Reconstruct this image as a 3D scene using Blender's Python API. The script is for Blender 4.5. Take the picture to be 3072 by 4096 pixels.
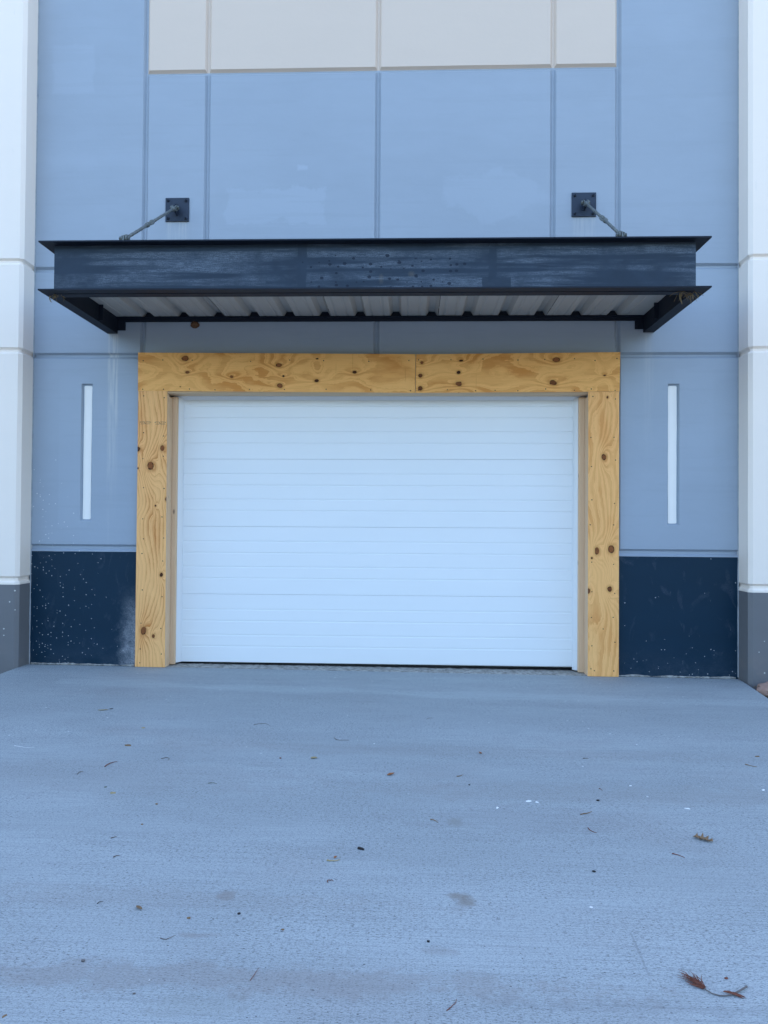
import bpy, bmesh, math, random
import numpy as np
from mathutils import Vector, Matrix, noise as mnoise

random.seed(7)
RNG = np.random.RandomState(11)
scene = bpy.context.scene
for o in list(bpy.data.objects):
    bpy.data.objects.remove(o)

# ------------------------------------------------------------------ camera
cam_data = bpy.data.cameras.new("camera")
cam = bpy.data.objects.new("camera", cam_data)
scene.collection.objects.link(cam)
scene.camera = cam
cam_data.sensor_fit = 'HORIZONTAL'
cam_data.sensor_width = 36.0
cam_data.lens = 36.0 * 2900.0 / 3072.0
cam_data.clip_start = 0.05
cam_data.clip_end = 3000.0
YAW, PITCH, ROLL = 0.0366046, 0.0142463, -0.0073776
_Rz = Matrix.Rotation(YAW, 3, 'Z')
_Rx = Matrix.Rotation(PITCH, 3, 'X')
_Ry = Matrix.Rotation(ROLL, 3, 'Y')
_M = _Rz @ _Rx @ _Ry
_right, _fwd, _up = _M.col[0], _M.col[1], _M.col[2]
_cm = Matrix((( _right.x, _up.x, -_fwd.x, 0.0),
              ( _right.y, _up.y, -_fwd.y, -6.8),
              ( _right.z, _up.z, -_fwd.z, 1.39867),
              (0, 0, 0, 1)))
cam.matrix_world = _cm

# ------------------------------------------------------------------ light
SUN_EL, SUN_AZ = math.radians(40), math.radians(20)     # sun stands behind the building
world = bpy.data.worlds.new("World")
scene.world = world
world.use_nodes = True
wn = world.node_tree
wn.nodes.clear()
w_out = wn.nodes.new("ShaderNodeOutputWorld")
w_bg = wn.nodes.new("ShaderNodeBackground")
w_sky = wn.nodes.new("ShaderNodeTexSky")
w_sky.sky_type = 'NISHITA'
w_sky.sun_disc = False
w_sky.sun_elevation = SUN_EL
w_sky.sun_rotation = SUN_AZ
w_sky.air_density = 1.0
w_sky.dust_density = 1.6
w_sky.ozone_density = 0.7
w_bg.inputs['Strength'].default_value = 0.15
wn.links.new(w_sky.outputs[0], w_bg.inputs['Color'])
wn.links.new(w_bg.outputs[0], w_out.inputs['Surface'])

sun_data = bpy.data.lights.new("sun", 'SUN')
sun_data.energy = 3.5
sun_data.angle = math.radians(0.53)
sun_data.color = (1.0, 0.95, 0.88)
sun = bpy.data.objects.new("sun", sun_data)
scene.collection.objects.link(sun)
_sd = Vector((math.sin(SUN_AZ) * math.cos(SUN_EL), math.cos(SUN_AZ) * math.cos(SUN_EL), math.sin(SUN_EL)))
sun.location = _sd * 40
sun.rotation_euler = _sd.to_track_quat('Z', 'Y').to_euler()

scene.view_settings.view_transform = 'Standard'
scene.view_settings.look = 'None'
scene.view_settings.gamma = 1.0
scene.view_settings.use_curve_mapping = False
scene.view_settings.exposure = 2.3
scene.render.engine = 'CYCLES'
try:
    scene.cycles.max_bounces = 10
    scene.cycles.diffuse_bounces = 6
except Exception:
    pass


# ------------------------------------------------------------------ object helpers
def setp(o, label=None, cat=None, group=None, kind=None):
    if label: o["label"] = label
    if cat: o["category"] = cat
    if group: o["group"] = group
    if kind: o["kind"] = kind
    return o


def thing(name, label, cat, loc=(0, 0, 0), group=None):
    o = bpy.data.objects.new(name, None)
    o.empty_display_size = 0.1
    scene.collection.objects.link(o)
    o.location = loc
    o["_org"] = 1
    return setp(o, label, cat, group)


def origin_of(o):
    p = Vector((0, 0, 0))
    while o is not None:
        p += o.location
        o = o.parent
    return p


class MB:
    """collects verts/faces in world metres, then links them as one mesh object"""
    def __init__(self):
        self.v = []; self.f = []; self.m = []; self.sm = []

    def add(self, vs, fs, mat=0, smooth=False):
        b = len(self.v)
        self.v += [tuple(p) for p in vs]
        for f in fs:
            self.f.append(tuple(i + b for i in f)); self.m.append(mat); self.sm.append(smooth)
        return self

    def quad(self, a, b, c, d, mat=0):
        return self.add([a, b, c, d], [(0, 1, 2, 3)], mat)

    def box(self, x0, x1, y0, y1, z0, z1, mat=0):
        vs = [(x0, y0, z0), (x1, y0, z0), (x1, y1, z0), (x0, y1, z0),
              (x0, y0, z1), (x1, y0, z1), (x1, y1, z1), (x0, y1, z1)]
        fs = [(0, 3, 2, 1), (4, 5, 6, 7), (0, 1, 5, 4), (1, 2, 6, 5), (2, 3, 7, 6), (3, 0, 4, 7)]
        return self.add(vs, fs, mat)

    def bbox(self, x0, x1, y0, y1, z0, z1, bev=0.002, mat=0):
        """box with small bevelled edges"""
        bm = bmesh.new()
        bmesh.ops.create_cube(bm, size=1.0)
        for v in bm.verts:
            v.co = Vector(((x0 + x1) / 2 + v.co.x * (x1 - x0), (y0 + y1) / 2 + v.co.y * (y1 - y0), (z0 + z1) / 2 + v.co.z * (z1 - z0)))
        bmesh.ops.bevel(bm, geom=list(bm.edges), offset=bev, segments=1, affect='EDGES')
        bm.verts.index_update()
        self.add([v.co for v in bm.verts], [[v.index for v in f.verts] for f in bm.faces], mat)
        bm.free()
        return self

    def prism(self, pts, axis, a, b, mat=0):
        """pts: 2D polygon; extruded along axis ('x': pts=(y,z), 'y': (x,z), 'z': (x,y))"""
        def mk(p, t):
            if axis == 'x': return (t, p[0], p[1])
            if axis == 'y': return (p[0], t, p[1])
            return (p[0], p[1], t)
        n = len(pts)
        vs = [mk(p, a) for p in pts] + [mk(p, b) for p in pts]
        fs = [tuple(range(n))[::-1], tuple(range(n, 2 * n))]
        for i in range(n):
            j = (i + 1) % n
            fs.append((i, j, n + j, n + i))
        return self.add(vs, fs, mat)

    def tube(self, pts, r, sides=8, mat=0, caps=True, squash=1.0):
        pts = [Vector(p) for p in pts]
        n = len(pts)
        rs = r if isinstance(r, (list, tuple)) else [r] * n
        vs = []; fs = []
        for i, p in enumerate(pts):
            d = (pts[min(i + 1, n - 1)] - pts[max(i - 1, 0)]).normalized()
            up = Vector((0, 0, 1)) if abs(d.z) < 0.9 else Vector((1, 0, 0))
            a = d.cross(up).normalized(); b = a.cross(d).normalized()
            for k in range(sides):
                t = 2 * math.pi * k / sides
                vs.append(p + (a * math.cos(t) + b * math.sin(t) * squash) * rs[i])
        for i in range(n - 1):
            for k in range(sides):
                k2 = (k + 1) % sides
                fs.append((i * sides + k, i * sides + k2, (i + 1) * sides + k2, (i + 1) * sides + k))
        if caps:
            fs.append(tuple(range(sides))[::-1]); fs.append(tuple((n - 1) * sides + k for k in range(sides)))
        return self.add(vs, fs, mat, smooth=sides > 6)

    def build(self, name, mats, parent=None, label=None, kind=None, cat=None, group=None, fix=True):
        me = bpy.data.meshes.new(name)
        org = origin_of(parent) if parent is not None else Vector((0, 0, 0))
        me.from_pydata([(p[0] - org.x, p[1] - org.y, p[2] - org.z) for p in self.v], [], self.f)
        if not isinstance(mats, (list, tuple)): mats = [mats]
        for m in mats: me.materials.append(m)
        me.polygons.foreach_set("material_index", self.m)
        me.polygons.foreach_set("use_smooth", self.sm)
        if fix:
            bm = bmesh.new(); bm.from_mesh(me)
            bmesh.ops.recalc_face_normals(bm, faces=bm.faces)
            bm.to_mesh(me); bm.free()
        me.update()
        o = bpy.data.objects.new(name, me)
        scene.collection.objects.link(o)
        if parent is not None: o.parent = parent
        return setp(o, label, cat, group, kind)


def rebase(o, loc):
    """put the origin of a single-mesh thing at its own base"""
    loc = Vector(loc)
    o.data.transform(Matrix.Translation(-loc))
    o.location = loc
    return o


# ------------------------------------------------------------------ shader helper
class G:
    def __init__(self, name, rough=0.6, spec=0.5, metal=0.0):
        self.mat = bpy.data.materials.new(name)
        self.mat.use_nodes = True
        self.t = self.mat.node_tree
        self.t.nodes.clear()
        self.out = self.t.nodes.new("ShaderNodeOutputMaterial")
        self.b = self.t.nodes.new("ShaderNodeBsdfPrincipled")
        self.t.links.new(self.b.outputs[0], self.out.inputs[0])
        self.b.inputs['Roughness'].default_value = rough
        self.b.inputs['Specular IOR Level'].default_value = spec
        self.b.inputs['Metallic'].default_value = metal
        self._pos = None

    def put(self, sock, v):
        if isinstance(v, (int, float)): 
            sock.default_value = v
        elif isinstance(v, tuple):
            if len(v) == 3 and sock.type == 'RGBA': v = v + (1.0,)
            sock.default_value = v
        else: self.t.links.new(v, sock)

    def pos(self):
        if self._pos is None:
            g = self.t.nodes.new("ShaderNodeNewGeometry")
            s = self.t.nodes.new("ShaderNodeSeparateXYZ")
            self.t.links.new(g.outputs['Position'], s.inputs[0])
            self._pos = (g.outputs['Position'], s.outputs[0], s.outputs[1], s.outputs[2])
            self._nrm = g.outputs['Normal']
        return self._pos

    def m(self, op, a, b=0.0, c=0.0, clamp=False):
        n = self.t.nodes.new("ShaderNodeMath"); n.operation = op; n.use_clamp = clamp
        self.put(n.inputs[0], a); self.put(n.inputs[1], b); self.put(n.inputs[2], c)
        return n.outputs[0]

    def add(self, *a):
        r = a[0]
        for x in a[1:]: r = self.m('ADD', r, x)
        return r

    def mul(self, *a):
        r = a[0]
        for x in a[1:]: r = self.m('MULTIPLY', r, x)
        return r

    def ss(self, x, e0, e1):
        """smoothstep"""
        n = self.t.nodes.new("ShaderNodeMapRange"); n.interpolation_type = 'SMOOTHSTEP'
        self.put(n.inputs['Value'], x)
        n.inputs['From Min'].default_value = e0; n.inputs['From Max'].default_value = e1
        n.inputs['To Min'].default_value = 0; n.inputs['To Max'].default_value = 1
        return n.outputs[0]

    def inv(self, x): return self.m('SUBTRACT', 1.0, x)

    def vec(self, x, y, z):
        n = self.t.nodes.new("ShaderNodeCombineXYZ")
        self.put(n.inputs[0], x); self.put(n.inputs[1], y); self.put(n.inputs[2], z)
        return n.outputs[0]

    def scaled(self, sx, sy, sz, off=0.0):
        p, x, y, z = self.pos()
        return self.vec(self.m('MULTIPLY_ADD', x, sx, off), self.m('MULTIPLY_ADD', y, sy, off), self.m('MULTIPLY_ADD', z, sz, off))

    def noise(self, vec, scale=1.0, detail=3.0, rough=0.5, dist=0.0):
        n = self.t.nodes.new("ShaderNodeTexNoise")
        self.put(n.inputs['Vector'], vec)
        n.inputs['Scale'].default_value = scale; n.inputs['Detail'].default_value = detail
        n.inputs['Roughness'].default_value = rough; n.inputs['Distortion'].default_value = dist
        return n.outputs['Fac']

    def voro(self, vec, scale=1.0, rnd=1.0):
        n = self.t.nodes.new("ShaderNodeTexVoronoi")
        self.put(n.inputs['Vector'], vec); n.inputs['Scale'].default_value = scale
        n.inputs['Randomness'].default_value = rnd
        s = self.t.nodes.new("ShaderNodeSeparateColor"); self.t.links.new(n.outputs['Color'], s.inputs[0])
        return n.outputs['Distance'], s.outputs[0], s.outputs[1], s.outputs[2]

    def voro2(self, u, v, scale=1.0):
        n = self.t.nodes.new("ShaderNodeTexVoronoi"); n.voronoi_dimensions = '2D'
        self.put(n.inputs['Vector'], self.vec(u, v, 0.0)); n.inputs['Scale'].default_value = scale
        s = self.t.nodes.new("ShaderNodeSeparateColor"); self.t.links.new(n.outputs['Color'], s.inputs[0])
        return n.outputs['Distance'], s.outputs[0], s.outputs[1], s.outputs[2]

    def mix(self, f, a, b, mode='MIX'):
        n = self.t.nodes.new("ShaderNodeMix"); n.data_type = 'RGBA'; n.blend_type = mode
        self.put(n.inputs['Factor'], f); self.put(n.inputs['A'], a) if False else None
        self.put(n.inputs[6], a); self.put(n.inputs[7], b)
        return n.outputs[2]

    def attr(self, name):
        n = self.t.nodes.new("ShaderNodeAttribute"); n.attribute_name = name
        return n.outputs['Fac']

    def box(self, u, v, cx, cy, hx, hy, soft=0.01, warp=None, amp=0.0):
        du = self.m('SUBTRACT', self.m('ABSOLUTE', self.m('SUBTRACT', u, cx)), hx)
        dv = self.m('SUBTRACT', self.m('ABSOLUTE', self.m('SUBTRACT', v, cy)), hy)
        d = self.m('MAXIMUM', du, dv)
        if warp is not None: d = self.m('MULTIPLY_ADD', self.m('SUBTRACT', warp, 0.5), amp, d)
        return self.inv(self.ss(d, -soft, soft))

    def ell(self, u, v, cx, cy, rx, ry, soft=0.2, warp=None, amp=0.0):
        du = self.m('DIVIDE', self.m('SUBTRACT', u, cx), rx)
        dv = self.m('DIVIDE', self.m('SUBTRACT', v, cy), ry)
        d = self.m('SQRT', self.add(self.mul(du, du), self.mul(dv, dv)))
        if warp is not None: d = self.m('MULTIPLY_ADD', self.m('SUBTRACT', warp, 0.5), amp, d)
        return self.inv(self.ss(d, 1 - soft, 1 + soft))

    def bump(self, h, strength=0.3, dist=0.01):
        n = self.t.nodes.new("ShaderNodeBump")
        n.inputs['Strength'].default_value = strength; n.inputs['Distance'].default_value = dist
        self.put(n.inputs['Height'], h)
        self.t.links.new(n.outputs[0], self.b.inputs['Normal'])

    def color(self, c): self.put(self.b.inputs['Base Color'], c)
    def rough(self, c): self.put(self.b.inputs['Roughness'], c)


def lit(c, k): return tuple(min(1.0, x * k) for x in c)


# ------------------------------------------------------------------ materials
def paint(name, base, rough=0.5, mottle=0.06, specks=None, extra=None, bump=0.25, spec=0.4):
    g = G(name, rough, spec)
    p, x, y, z = g.pos()
    n1 = g.noise(g.scaled(0.7, 0.7, 1.6, 3.0), 1.0, 4, 0.6)
    n2 = g.noise(g.scaled(3, 3, 9, 9.0), 1.0, 4, 0.6)
    f = g.add(g.mul(g.m('SUBTRACT', n1, 0.5), 1.0), g.mul(g.m('SUBTRACT', n2, 0.5), 0.5))
    c = g.mix(g.m('ADD', f, 0.5, clamp=True), lit(base, 1 - mottle * 1.6), lit(base, 1 + mottle * 1.6))
    fine = g.noise(p, 160, 3, 0.6)
    med = g.noise(p, 22, 3, 0.55)
    if extra: c = extra(g, c, x, y, z, p)
    if specks:
        sz, dens, col = specks
        d, r1, r2, r3 = g.voro2(x, z, 1.0 / sz)
        k = g.mul(g.m('LESS_THAN', d, g.m('MULTIPLY_ADD', r2, 0.10, 0.06)), g.m('LESS_THAN', r1, dens) if isinstance(dens, (int, float)) else g.m('LESS_THAN', r1, dens(g, x, y, z)))
        c = g.mix(k, c, col)
    g.color(c)
    g.bump(g.add(g.mul(fine, 0.25), g.mul(med, 0.9)), bump, 0.004)
    return g.mat


BLUE = (0.32, 0.375, 0.44)


def wall_extra(g, c, x, y, z, p):
    w = g.noise(p, 5.0, 4, 0.6); wf = g.noise(g.scaled(60, 60, 2.2), 1.0, 3, 0.6)
    L = lit(BLUE, 1.11); L2 = lit(BLUE, 1.22)
    c = g.mix(g.mul(g.box(x, z, -3.27, 5.74, 0.20, 0.23, 0.02, w, 0.10), 0.55), c, L)
    c = g.mix(g.mul(g.box(x, z, -1.30, 4.40, 0.46, 0.16, 0.02, w, 0.30), 0.75), c, L)
    c = g.mix(g.mul(g.ell(x, z, 0.78, 4.50, 0.46, 0.21, 0.16, g.add(g.mul(w, 0.6), g.mul(g.noise(p, 2.2, 4, 0.6), 0.8), -0.2), 2.0), 0.55), c, L)
    c = g.mix(g.mul(g.box(x, z, -1.04, 4.76, 0.05, 0.02, 0.015, w, 0.10), 0.6), c, L2)
    c = g.mix(g.mul(g.box(x, z, -3.28, 4.85, 0.25, 0.05, 0.04, w, 0.2), 0.35), c, L)
    c = g.mix(g.mul(g.box(x, z, -3.22, 2.05, 0.14, 0.72, 0.012, w, 0.02), 0.30), c, L)
    c = g.mix(g.mul(g.box(x, z, 2.62, 2.35, 0.18, 0.5, 0.02, w, 0.08), 0.22), c, L)
    # horizontal lap marks of the roller
    lap = g.noise(g.scaled(0.5, 0.5, 9, 31), 1.0, 3, 0.6)
    c = g.mix(g.mul(g.ss(lap, 0.56, 0.60), 0.16), c, lit(BLUE, 0.88))
    # lime washed out from under the canopy brackets
    def streak(cx, hw, ztop, zlen, k, c):
        m = g.mul(g.box(x, z, cx, ztop - zlen / 2, hw, zlen / 2, 0.02, w, 0.02), g.ss(wf, 0.35, 0.65), g.ss(z, ztop - zlen, ztop))
        return g.mix(g.mul(m, k), c, (0.50, 0.52, 0.52))
    c = streak(-2.845, 0.045, 3.17, 1.9, 1.0, c)
    c = streak(-2.875, 0.006, 3.17, 2.6, 1.0, c)
    c = streak(-2.815, 0.005, 3.17, 1.2, 1.0, c)
    c = streak(2.20, 0.04, 3.17, 1.4, 0.35, c)
    c = streak(-2.24, 0.10, 4.25, 0.45, 0.45, c)
    c = streak(1.60, 0.10, 4.26, 0.45, 0.45, c)
    # dark smudges
    sm = g.noise(p, 9.0, 5, 0.7)
    c = g.mix(g.mul(g.ss(sm, 0.68, 0.76), 0.25), c, lit(BLUE, 0.7))
    return c


def speck_dens(g, x, y, z):
    return g.mul(g.inv(g.ss(x, -3.6, -3.0)), g.inv(g.ss(z, 0.9, 2.4)), 0.16)


M_BLUE = paint("blue_grey_wall_paint", BLUE, 0.42, 0.06, (0.03, speck_dens, (0.75, 0.75, 0.72)), wall_extra)
M_BEIGE = paint("beige_wall_paint", (0.66, 0.55, 0.455), 0.5, 0.02)


def white_extra(g, c, x, y, z, p):
    s = g.noise(g.scaled(14, 14, 3), 1.0, 5, 0.7)
    return g.mix(g.mul(g.ss(s, 0.62, 0.8), 0.25), c, (0.55, 0.54, 0.50))


M_PIL = paint("off_white_pilaster_paint", (0.89, 0.79, 0.69), 0.5, 0.015, None, white_extra)


def grey_extra(g, c, x, y, z, p):
    s = g.noise(p, 4, 5, 0.65)
    return g.mix(g.mul(g.inv(g.ss(z, 0.0, 0.35)), g.ss(s, 0.45, 0.65), 0.35), c, (0.27, 0.22, 0.19))


M_GREY = paint("grey_base_paint", (0.155, 0.158, 0.165), 0.5, 0.08, (0.05, 0.10, (0.55, 0.55, 0.52)), grey_extra)


def navy_extra(g, c, x, y, z, p):
    w = g.noise(p, 7, 6, 0.75); f = g.add(g.mul(g.noise(p, 18, 6, 0.85), 0.5), g.mul(g.noise(p, 90, 4, 0.8), 0.5)); sw = g.noise(g.scaled(4, 4, 2.2, 5), 1.0, 4, 0.6, 2.5)
    c = g.mix(g.mul(g.ss(sw, 0.56, 0.72), g.ss(f, 0.35, 0.7), 0.35), c, (0.10, 0.12, 0.16))
    # lime dust beside the left board and along the foot
    big = g.noise(g.scaled(2.5, 1, 3.5, 11), 1.0, 4, 0.65)
    chalk = g.mul(g.ss(g.add(x, g.mul(w, 0.30), g.mul(big, 0.25)), -2.53, -2.27), g.inv(g.ss(x, -2.4, -2.3)), g.inv(g.ss(g.m('MULTIPLY_ADD', big, 0.5, z), 0.65, 1.05)))
    c = g.mix(g.mul(chalk, g.ss(f, 0.30, 0.70), 0.85), c, (0.50, 0.52, 0.55))
    foot = g.mul(g.inv(g.ss(g.m('MULTIPLY_ADD', big, 0.7, z), 0.28, 0.70)), g.ss(big, 0.36, 0.60))
    c = g.mix(g.mul(foot, g.m('MULTIPLY_ADD', g.ss(f, 0.45, 0.65), 0.7, 0.3), 0.20), c, (0.22, 0.24, 0.28))
    scr = g.noise(g.scaled(90, 90, 12, 2), 1.0, 2, 0.5)
    c = g.mix(g.mul(g.ss(scr, 0.70, 0.76), g.ss(sw, 0.5, 0.6), 0.4), c, (0.25, 0.27, 0.3))
    return c


def navy_dens(g, x, y, z):
    a = g.mul(g.inv(g.ss(x, -3.62, -2.8)), 0.17)
    b = g.mul(g.inv(g.ss(z, 0.05, 0.45)), 0.07)
    return g.add(a, b, 0.006)


M_NAVY = paint("navy_base_paint", (0.003, 0.024, 0.048), 0.5, 0.10, (0.028, navy_dens, (0.50, 0.52, 0.53)), navy_extra, spec=0.22)
M_SLOT = paint("white_slot_paint", (0.90, 0.86, 0.80), 0.5, 0.02)


def caulk():
    g = G("sealant", 0.6); p, x, y, z = g.pos()
    g.color(g.mix(g.noise(p, 14, 4), (0.18, 0.22, 0.27), (0.46, 0.47, 0.47))); return g.mat


M_CAULK = caulk()


# steel
def steel(name, base, haze=0.0, rough=0.4, dots=False):
    g = G(name, rough, 0.22)
    p, x, y, z = g.pos()
    n = g.noise(p, 6, 4, 0.6)
    c = g.mix(n, lit(base, 0.75), lit(base, 1.3))
    if haze:
        row = g.noise(g.scaled(0.9, 0.9, 16, 4), 1.0, 3, 0.55)
        cell = g.noise(g.scaled(2.2, 2, 3, 7), 1.0, 4, 0.65)
        grain = g.add(g.mul(g.noise(g.scaled(14, 14, 210, 3), 1.0, 4, 0.7), 0.6), g.mul(g.noise(g.scaled(120, 120, 160), 1.0, 4, 0.7), 0.4))
        hz = g.mul(g.ss(row, 0.40, 0.60), g.ss(cell, 0.30, 0.60), g.m('MULTIPLY_ADD', g.ss(grain, 0.42, 0.60), 0.8, 0.2))
        w = g.noise(p, 12, 3)
        keep = g.inv(g.mul(g.add(g.box(x, z, -0.855, 3.37, 0.035, 0.2, 0.004, w, 0.03), g.box(x, z, 0.62, 3.40, 0.03, 0.12, 0.004, w, 0.03),
                           g.box(x, z, 0.65, 3.245, 0.11, 0.05, 0.004, w, 0.02), g.box(x, z, -1.02, 3.26, 0.12, 0.012, 0.004, w, 0.02)), 0.9))
        keep = g.m('MAXIMUM', keep, 0.0)
        c = g.mix(g.mul(hz, keep, haze), c, (0.125, 0.16, 0.205))
    if dots:
        d, r1, r2, r3 = g.voro2(x, g.mul(z, 1.25), 15.0)
        zone = g.mul(g.ss(x, -1.1, -0.6), g.inv(g.ss(x, 0.25, 0.5)), g.inv(g.ss(z, 3.42, 3.5)))
        sz = g.m('MULTIPLY_ADD', r2, 0.17, 0.08)
        k = g.mul(g.m('LESS_THAN', d, sz), g.m('LESS_THAN', r1, g.mul(zone, 0.55)))
        c = g.mix(g.mul(k, 0.85), c, (0.006, 0.012, 0.028))
        wr = g.noise(p, 60, 4, 0.8)
        rust = g.add(g.ell(x, z, -0.24, 3.285, 0.014, 0.03, 0.9, wr, 2.0), g.ell(x, z, -0.005, 3.32, 0.02, 0.018, 0.9, wr, 2.0))
        c = g.mix(g.mul(rust, 0.35), c, (0.14, 0.12, 0.09))
    g.color(c)
    g.bump(g.noise(p, 90, 3), 0.08, 0.002)
    return g.mat


def clampless(g): return 1.0


M_FASCIA = steel("weathered_navy_steel", (0.021, 0.037, 0.060), haze=0.95, rough=0.55, dots=True)
M_STEEL = steel("navy_steel", (0.010, 0.015, 0.026), rough=0.6)
M_PLATE = steel("plate_navy_steel", (0.030, 0.044, 0.070), rough=0.5)


def galv():
    g = G("galvanised_steel", 0.55, 0.5, 0.35); p, x, y, z = g.pos()
    n = g.noise(p, 25, 5, 0.7)
    g.color(g.mix(n, (0.05, 0.065, 0.065), (0.22, 0.24, 0.23))); return g.mat


M_GALV = galv()


def deckm():
    g = G("painted_deck_sheet", 0.5, 0.4); p, x, y, z = g.pos()
    n = g.noise(g.scaled(6, 1.5, 6), 1.0, 4, 0.6)
    g.color(g.mix(n, (0.40, 0.38, 0.35), (0.50, 0.475, 0.43))); return g.mat


M_DECK = deckm()


def doorm():
    g = G("white_door_steel", 0.42, 0.5); p, x, y, z = g.pos()
    n = g.noise(g.scaled(1.2, 1, 3), 1.0, 4, 0.6)
    g.color(g.mix(n, (0.80, 0.82, 0.82), (0.84, 0.86, 0.86)))
    g.bump(g.noise(g.scaled(140, 100, 260), 1.0, 3, 0.6), 0.22, 0.0015); return g.mat


M_DOOR = doorm()


def vinyl():
    g = G("white_vinyl", 0.35, 0.5); p, x, y, z = g.pos()
    g.color(g.mix(g.noise(g.scaled(9, 9, 2), 1, 4), (0.72, 0.73, 0.74), (0.80, 0.81, 0.81))); return g.mat


M_VINYL = vinyl()


def flat(name, c, rough=0.7, var=0.25, sc=30, spec=0.3):
    g = G(name, rough, spec)
    tc = g.t.nodes.new("ShaderNodeTexCoord").outputs['Object']
    n = g.noise(tc, sc, 4, 0.6)
    g.color(g.mix(n, lit(c, 1 - var), lit(c, 1 + var))); return g.mat


M_RUBBER = flat("black_rubber", (0.012, 0.012, 0.012), 0.6)
M_BLACK = flat("nail_black", (0.01, 0.009, 0.008), 0.6)
M_INK = flat("stamp_ink", (0.05, 0.055, 0.065), 0.8, 0.4, 60)


# wood from per-vertex grain coordinates
def plywood(name, light, dark, plateau=0.0, density=1.0):
    g = G(name, 0.7, 0.12)
    gr = g.attr("grain"); kd = g.attr("knot"); kt = g.attr("knot_tone"); u = g.attr("along"); v = g.attr("across")
    rag = g.noise(g.vec(g.mul(u, 22.0), g.mul(v, 55.0), 3.0), 1.0, 4, 0.65)
    gr = g.m('MULTIPLY_ADD', rag, 0.34, gr)
    t = g.m('FRACT', gr)
    line = g.m('POWER', t, 2.6)
    edge = g.ss(t, 0.93, 1.0)
    line = g.m('MULTIPLY', line, g.inv(edge))
    if plateau: line = g.m('MAXIMUM', g.mul(line, 1.0 - plateau * 0.5), g.mul(g.ss(t, 0.50, 0.62), g.inv(g.ss(t, 0.96, 1.0)), plateau))
    t2 = g.m('FRACT', g.m('MULTIPLY_ADD', gr, 3.0, 0.4))
    line = g.m('MAXIMUM', line, g.mul(g.m('POWER', t2, 4.0), 0.45))
    fib = g.noise(g.vec(g.mul(u, 4.0), g.mul(v, 260.0), 1.0), 1.0, 3, 0.6)
    big = g.noise(g.vec(g.mul(u, 1.6), g.mul(v, 6.0), 4.0), 1.0, 4, 0.6)
    amt = g.mul(line, g.m('MULTIPLY_ADD', g.ss(big, 0.35, 0.65), 0.7, 0.25), 1.35, density)
    c = g.mix(g.m('MINIMUM', amt, 1.0), light, dark)
    c = g.mix(g.mul(g.ss(big, 0.5, 0.72), 0.28), c, lit(dark, 1.25))
    c = g.mix(g.mul(g.ss(fib, 0.35, 0.75), 0.22), c, lit(dark, 0.95))
    # pitch and mill marks
    st = g.noise(g.vec(g.mul(u, 9), g.mul(v, 30), 8.0), 1.0, 4, 0.7)
    c = g.mix(g.mul(g.ss(st, 0.69, 0.76), 0.5), c, lit(dark, 0.6))
    mill = g.noise(g.vec(g.mul(u, 26), g.mul(v, 1.2), 8.0), 1.0, 2, 0.5)
    c = g.mix(g.mul(g.ss(mill, 0.70, 0.76), 0.35), c, lit(dark, 0.8))
    # knots: warm halo, dark rim, red brown heart
    halo = g.inv(g.ss(kd, 0.95, 2.3))
    c = g.mix(g.mul(halo, 0.45), c, lit(dark, 0.85))
    heart = g.inv(g.ss(kd, 0.90, 1.0))
    hr = g.noise(g.vec(g.mul(u, 40), g.mul(v, 70), 2.0), 1.0, 4, 0.7)
    hc = g.mix(hr, (0.11, 0.030, 0.010), (0.42, 0.15, 0.05))
    hc = g.mix(kt, hc, (0.018, 0.010, 0.007))
    c = g.mix(heart, c, hc)
    rim = g.mul(g.ss(kd, 0.72, 0.86), g.inv(g.ss(kd, 1.0, 1.15)), g.ss(g.noise(g.vec(g.mul(u, 25), g.mul(v, 25), 7.0), 1.0, 2), 0.35, 0.6))
    c = g.mix(g.mul(rim, 0.9), c, (0.018, 0.010, 0.006))
    g.color(c)
    g.bump(g.add(g.mul(fib, 0.5), g.mul(line, 0.3)), 0.3, 0.0015)
    return g.mat


M_PLY_H = plywood("plywood_header_face", (0.95, 0.50, 0.165), (0.56, 0.195, 0.036), 0.55, density=0.95)
M_PLY_L = plywood("plywood_left_face", (0.95, 0.52, 0.205), (0.48, 0.155, 0.034), 0.25)
M_PLY_R = plywood("plywood_right_face", (0.95, 0.51, 0.19), (0.56, 0.20, 0.045), 0.5, density=0.7)


def lumber(name, a, b):
    g = G(name, 0.65, 0.3)
    p, x, y, z = g.pos()
    s = g.noise(g.scaled(90, 90, 3, 2), 1.0, 4, 0.6)
    k, r1, r2, r3 = g.voro(g.scaled(14, 14, 5, 1), 1.0)
    c = g.mix(s, a, b)
    c = g.mix(g.mul(g.inv(g.ss(k, 0.06, 0.16)), g.m('LESS_THAN', r1, 0.22), 0.8), c, lit(a, 0.25))
    g.color(c); return g.mat


M_LUM = lumber("spruce_lumber", (0.62, 0.40, 0.235), (0.82, 0.58, 0.37))


def lumber_h():
    g = G("spruce_lumber_head", 0.65, 0.3)
    s = g.noise(g.scaled(3, 90, 90, 2), 1.0, 4, 0.6)
    g.color(g.mix(s, (0.62, 0.44, 0.27), (0.78, 0.60, 0.40))); return g.mat


M_LUMH = lumber_h()


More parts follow.
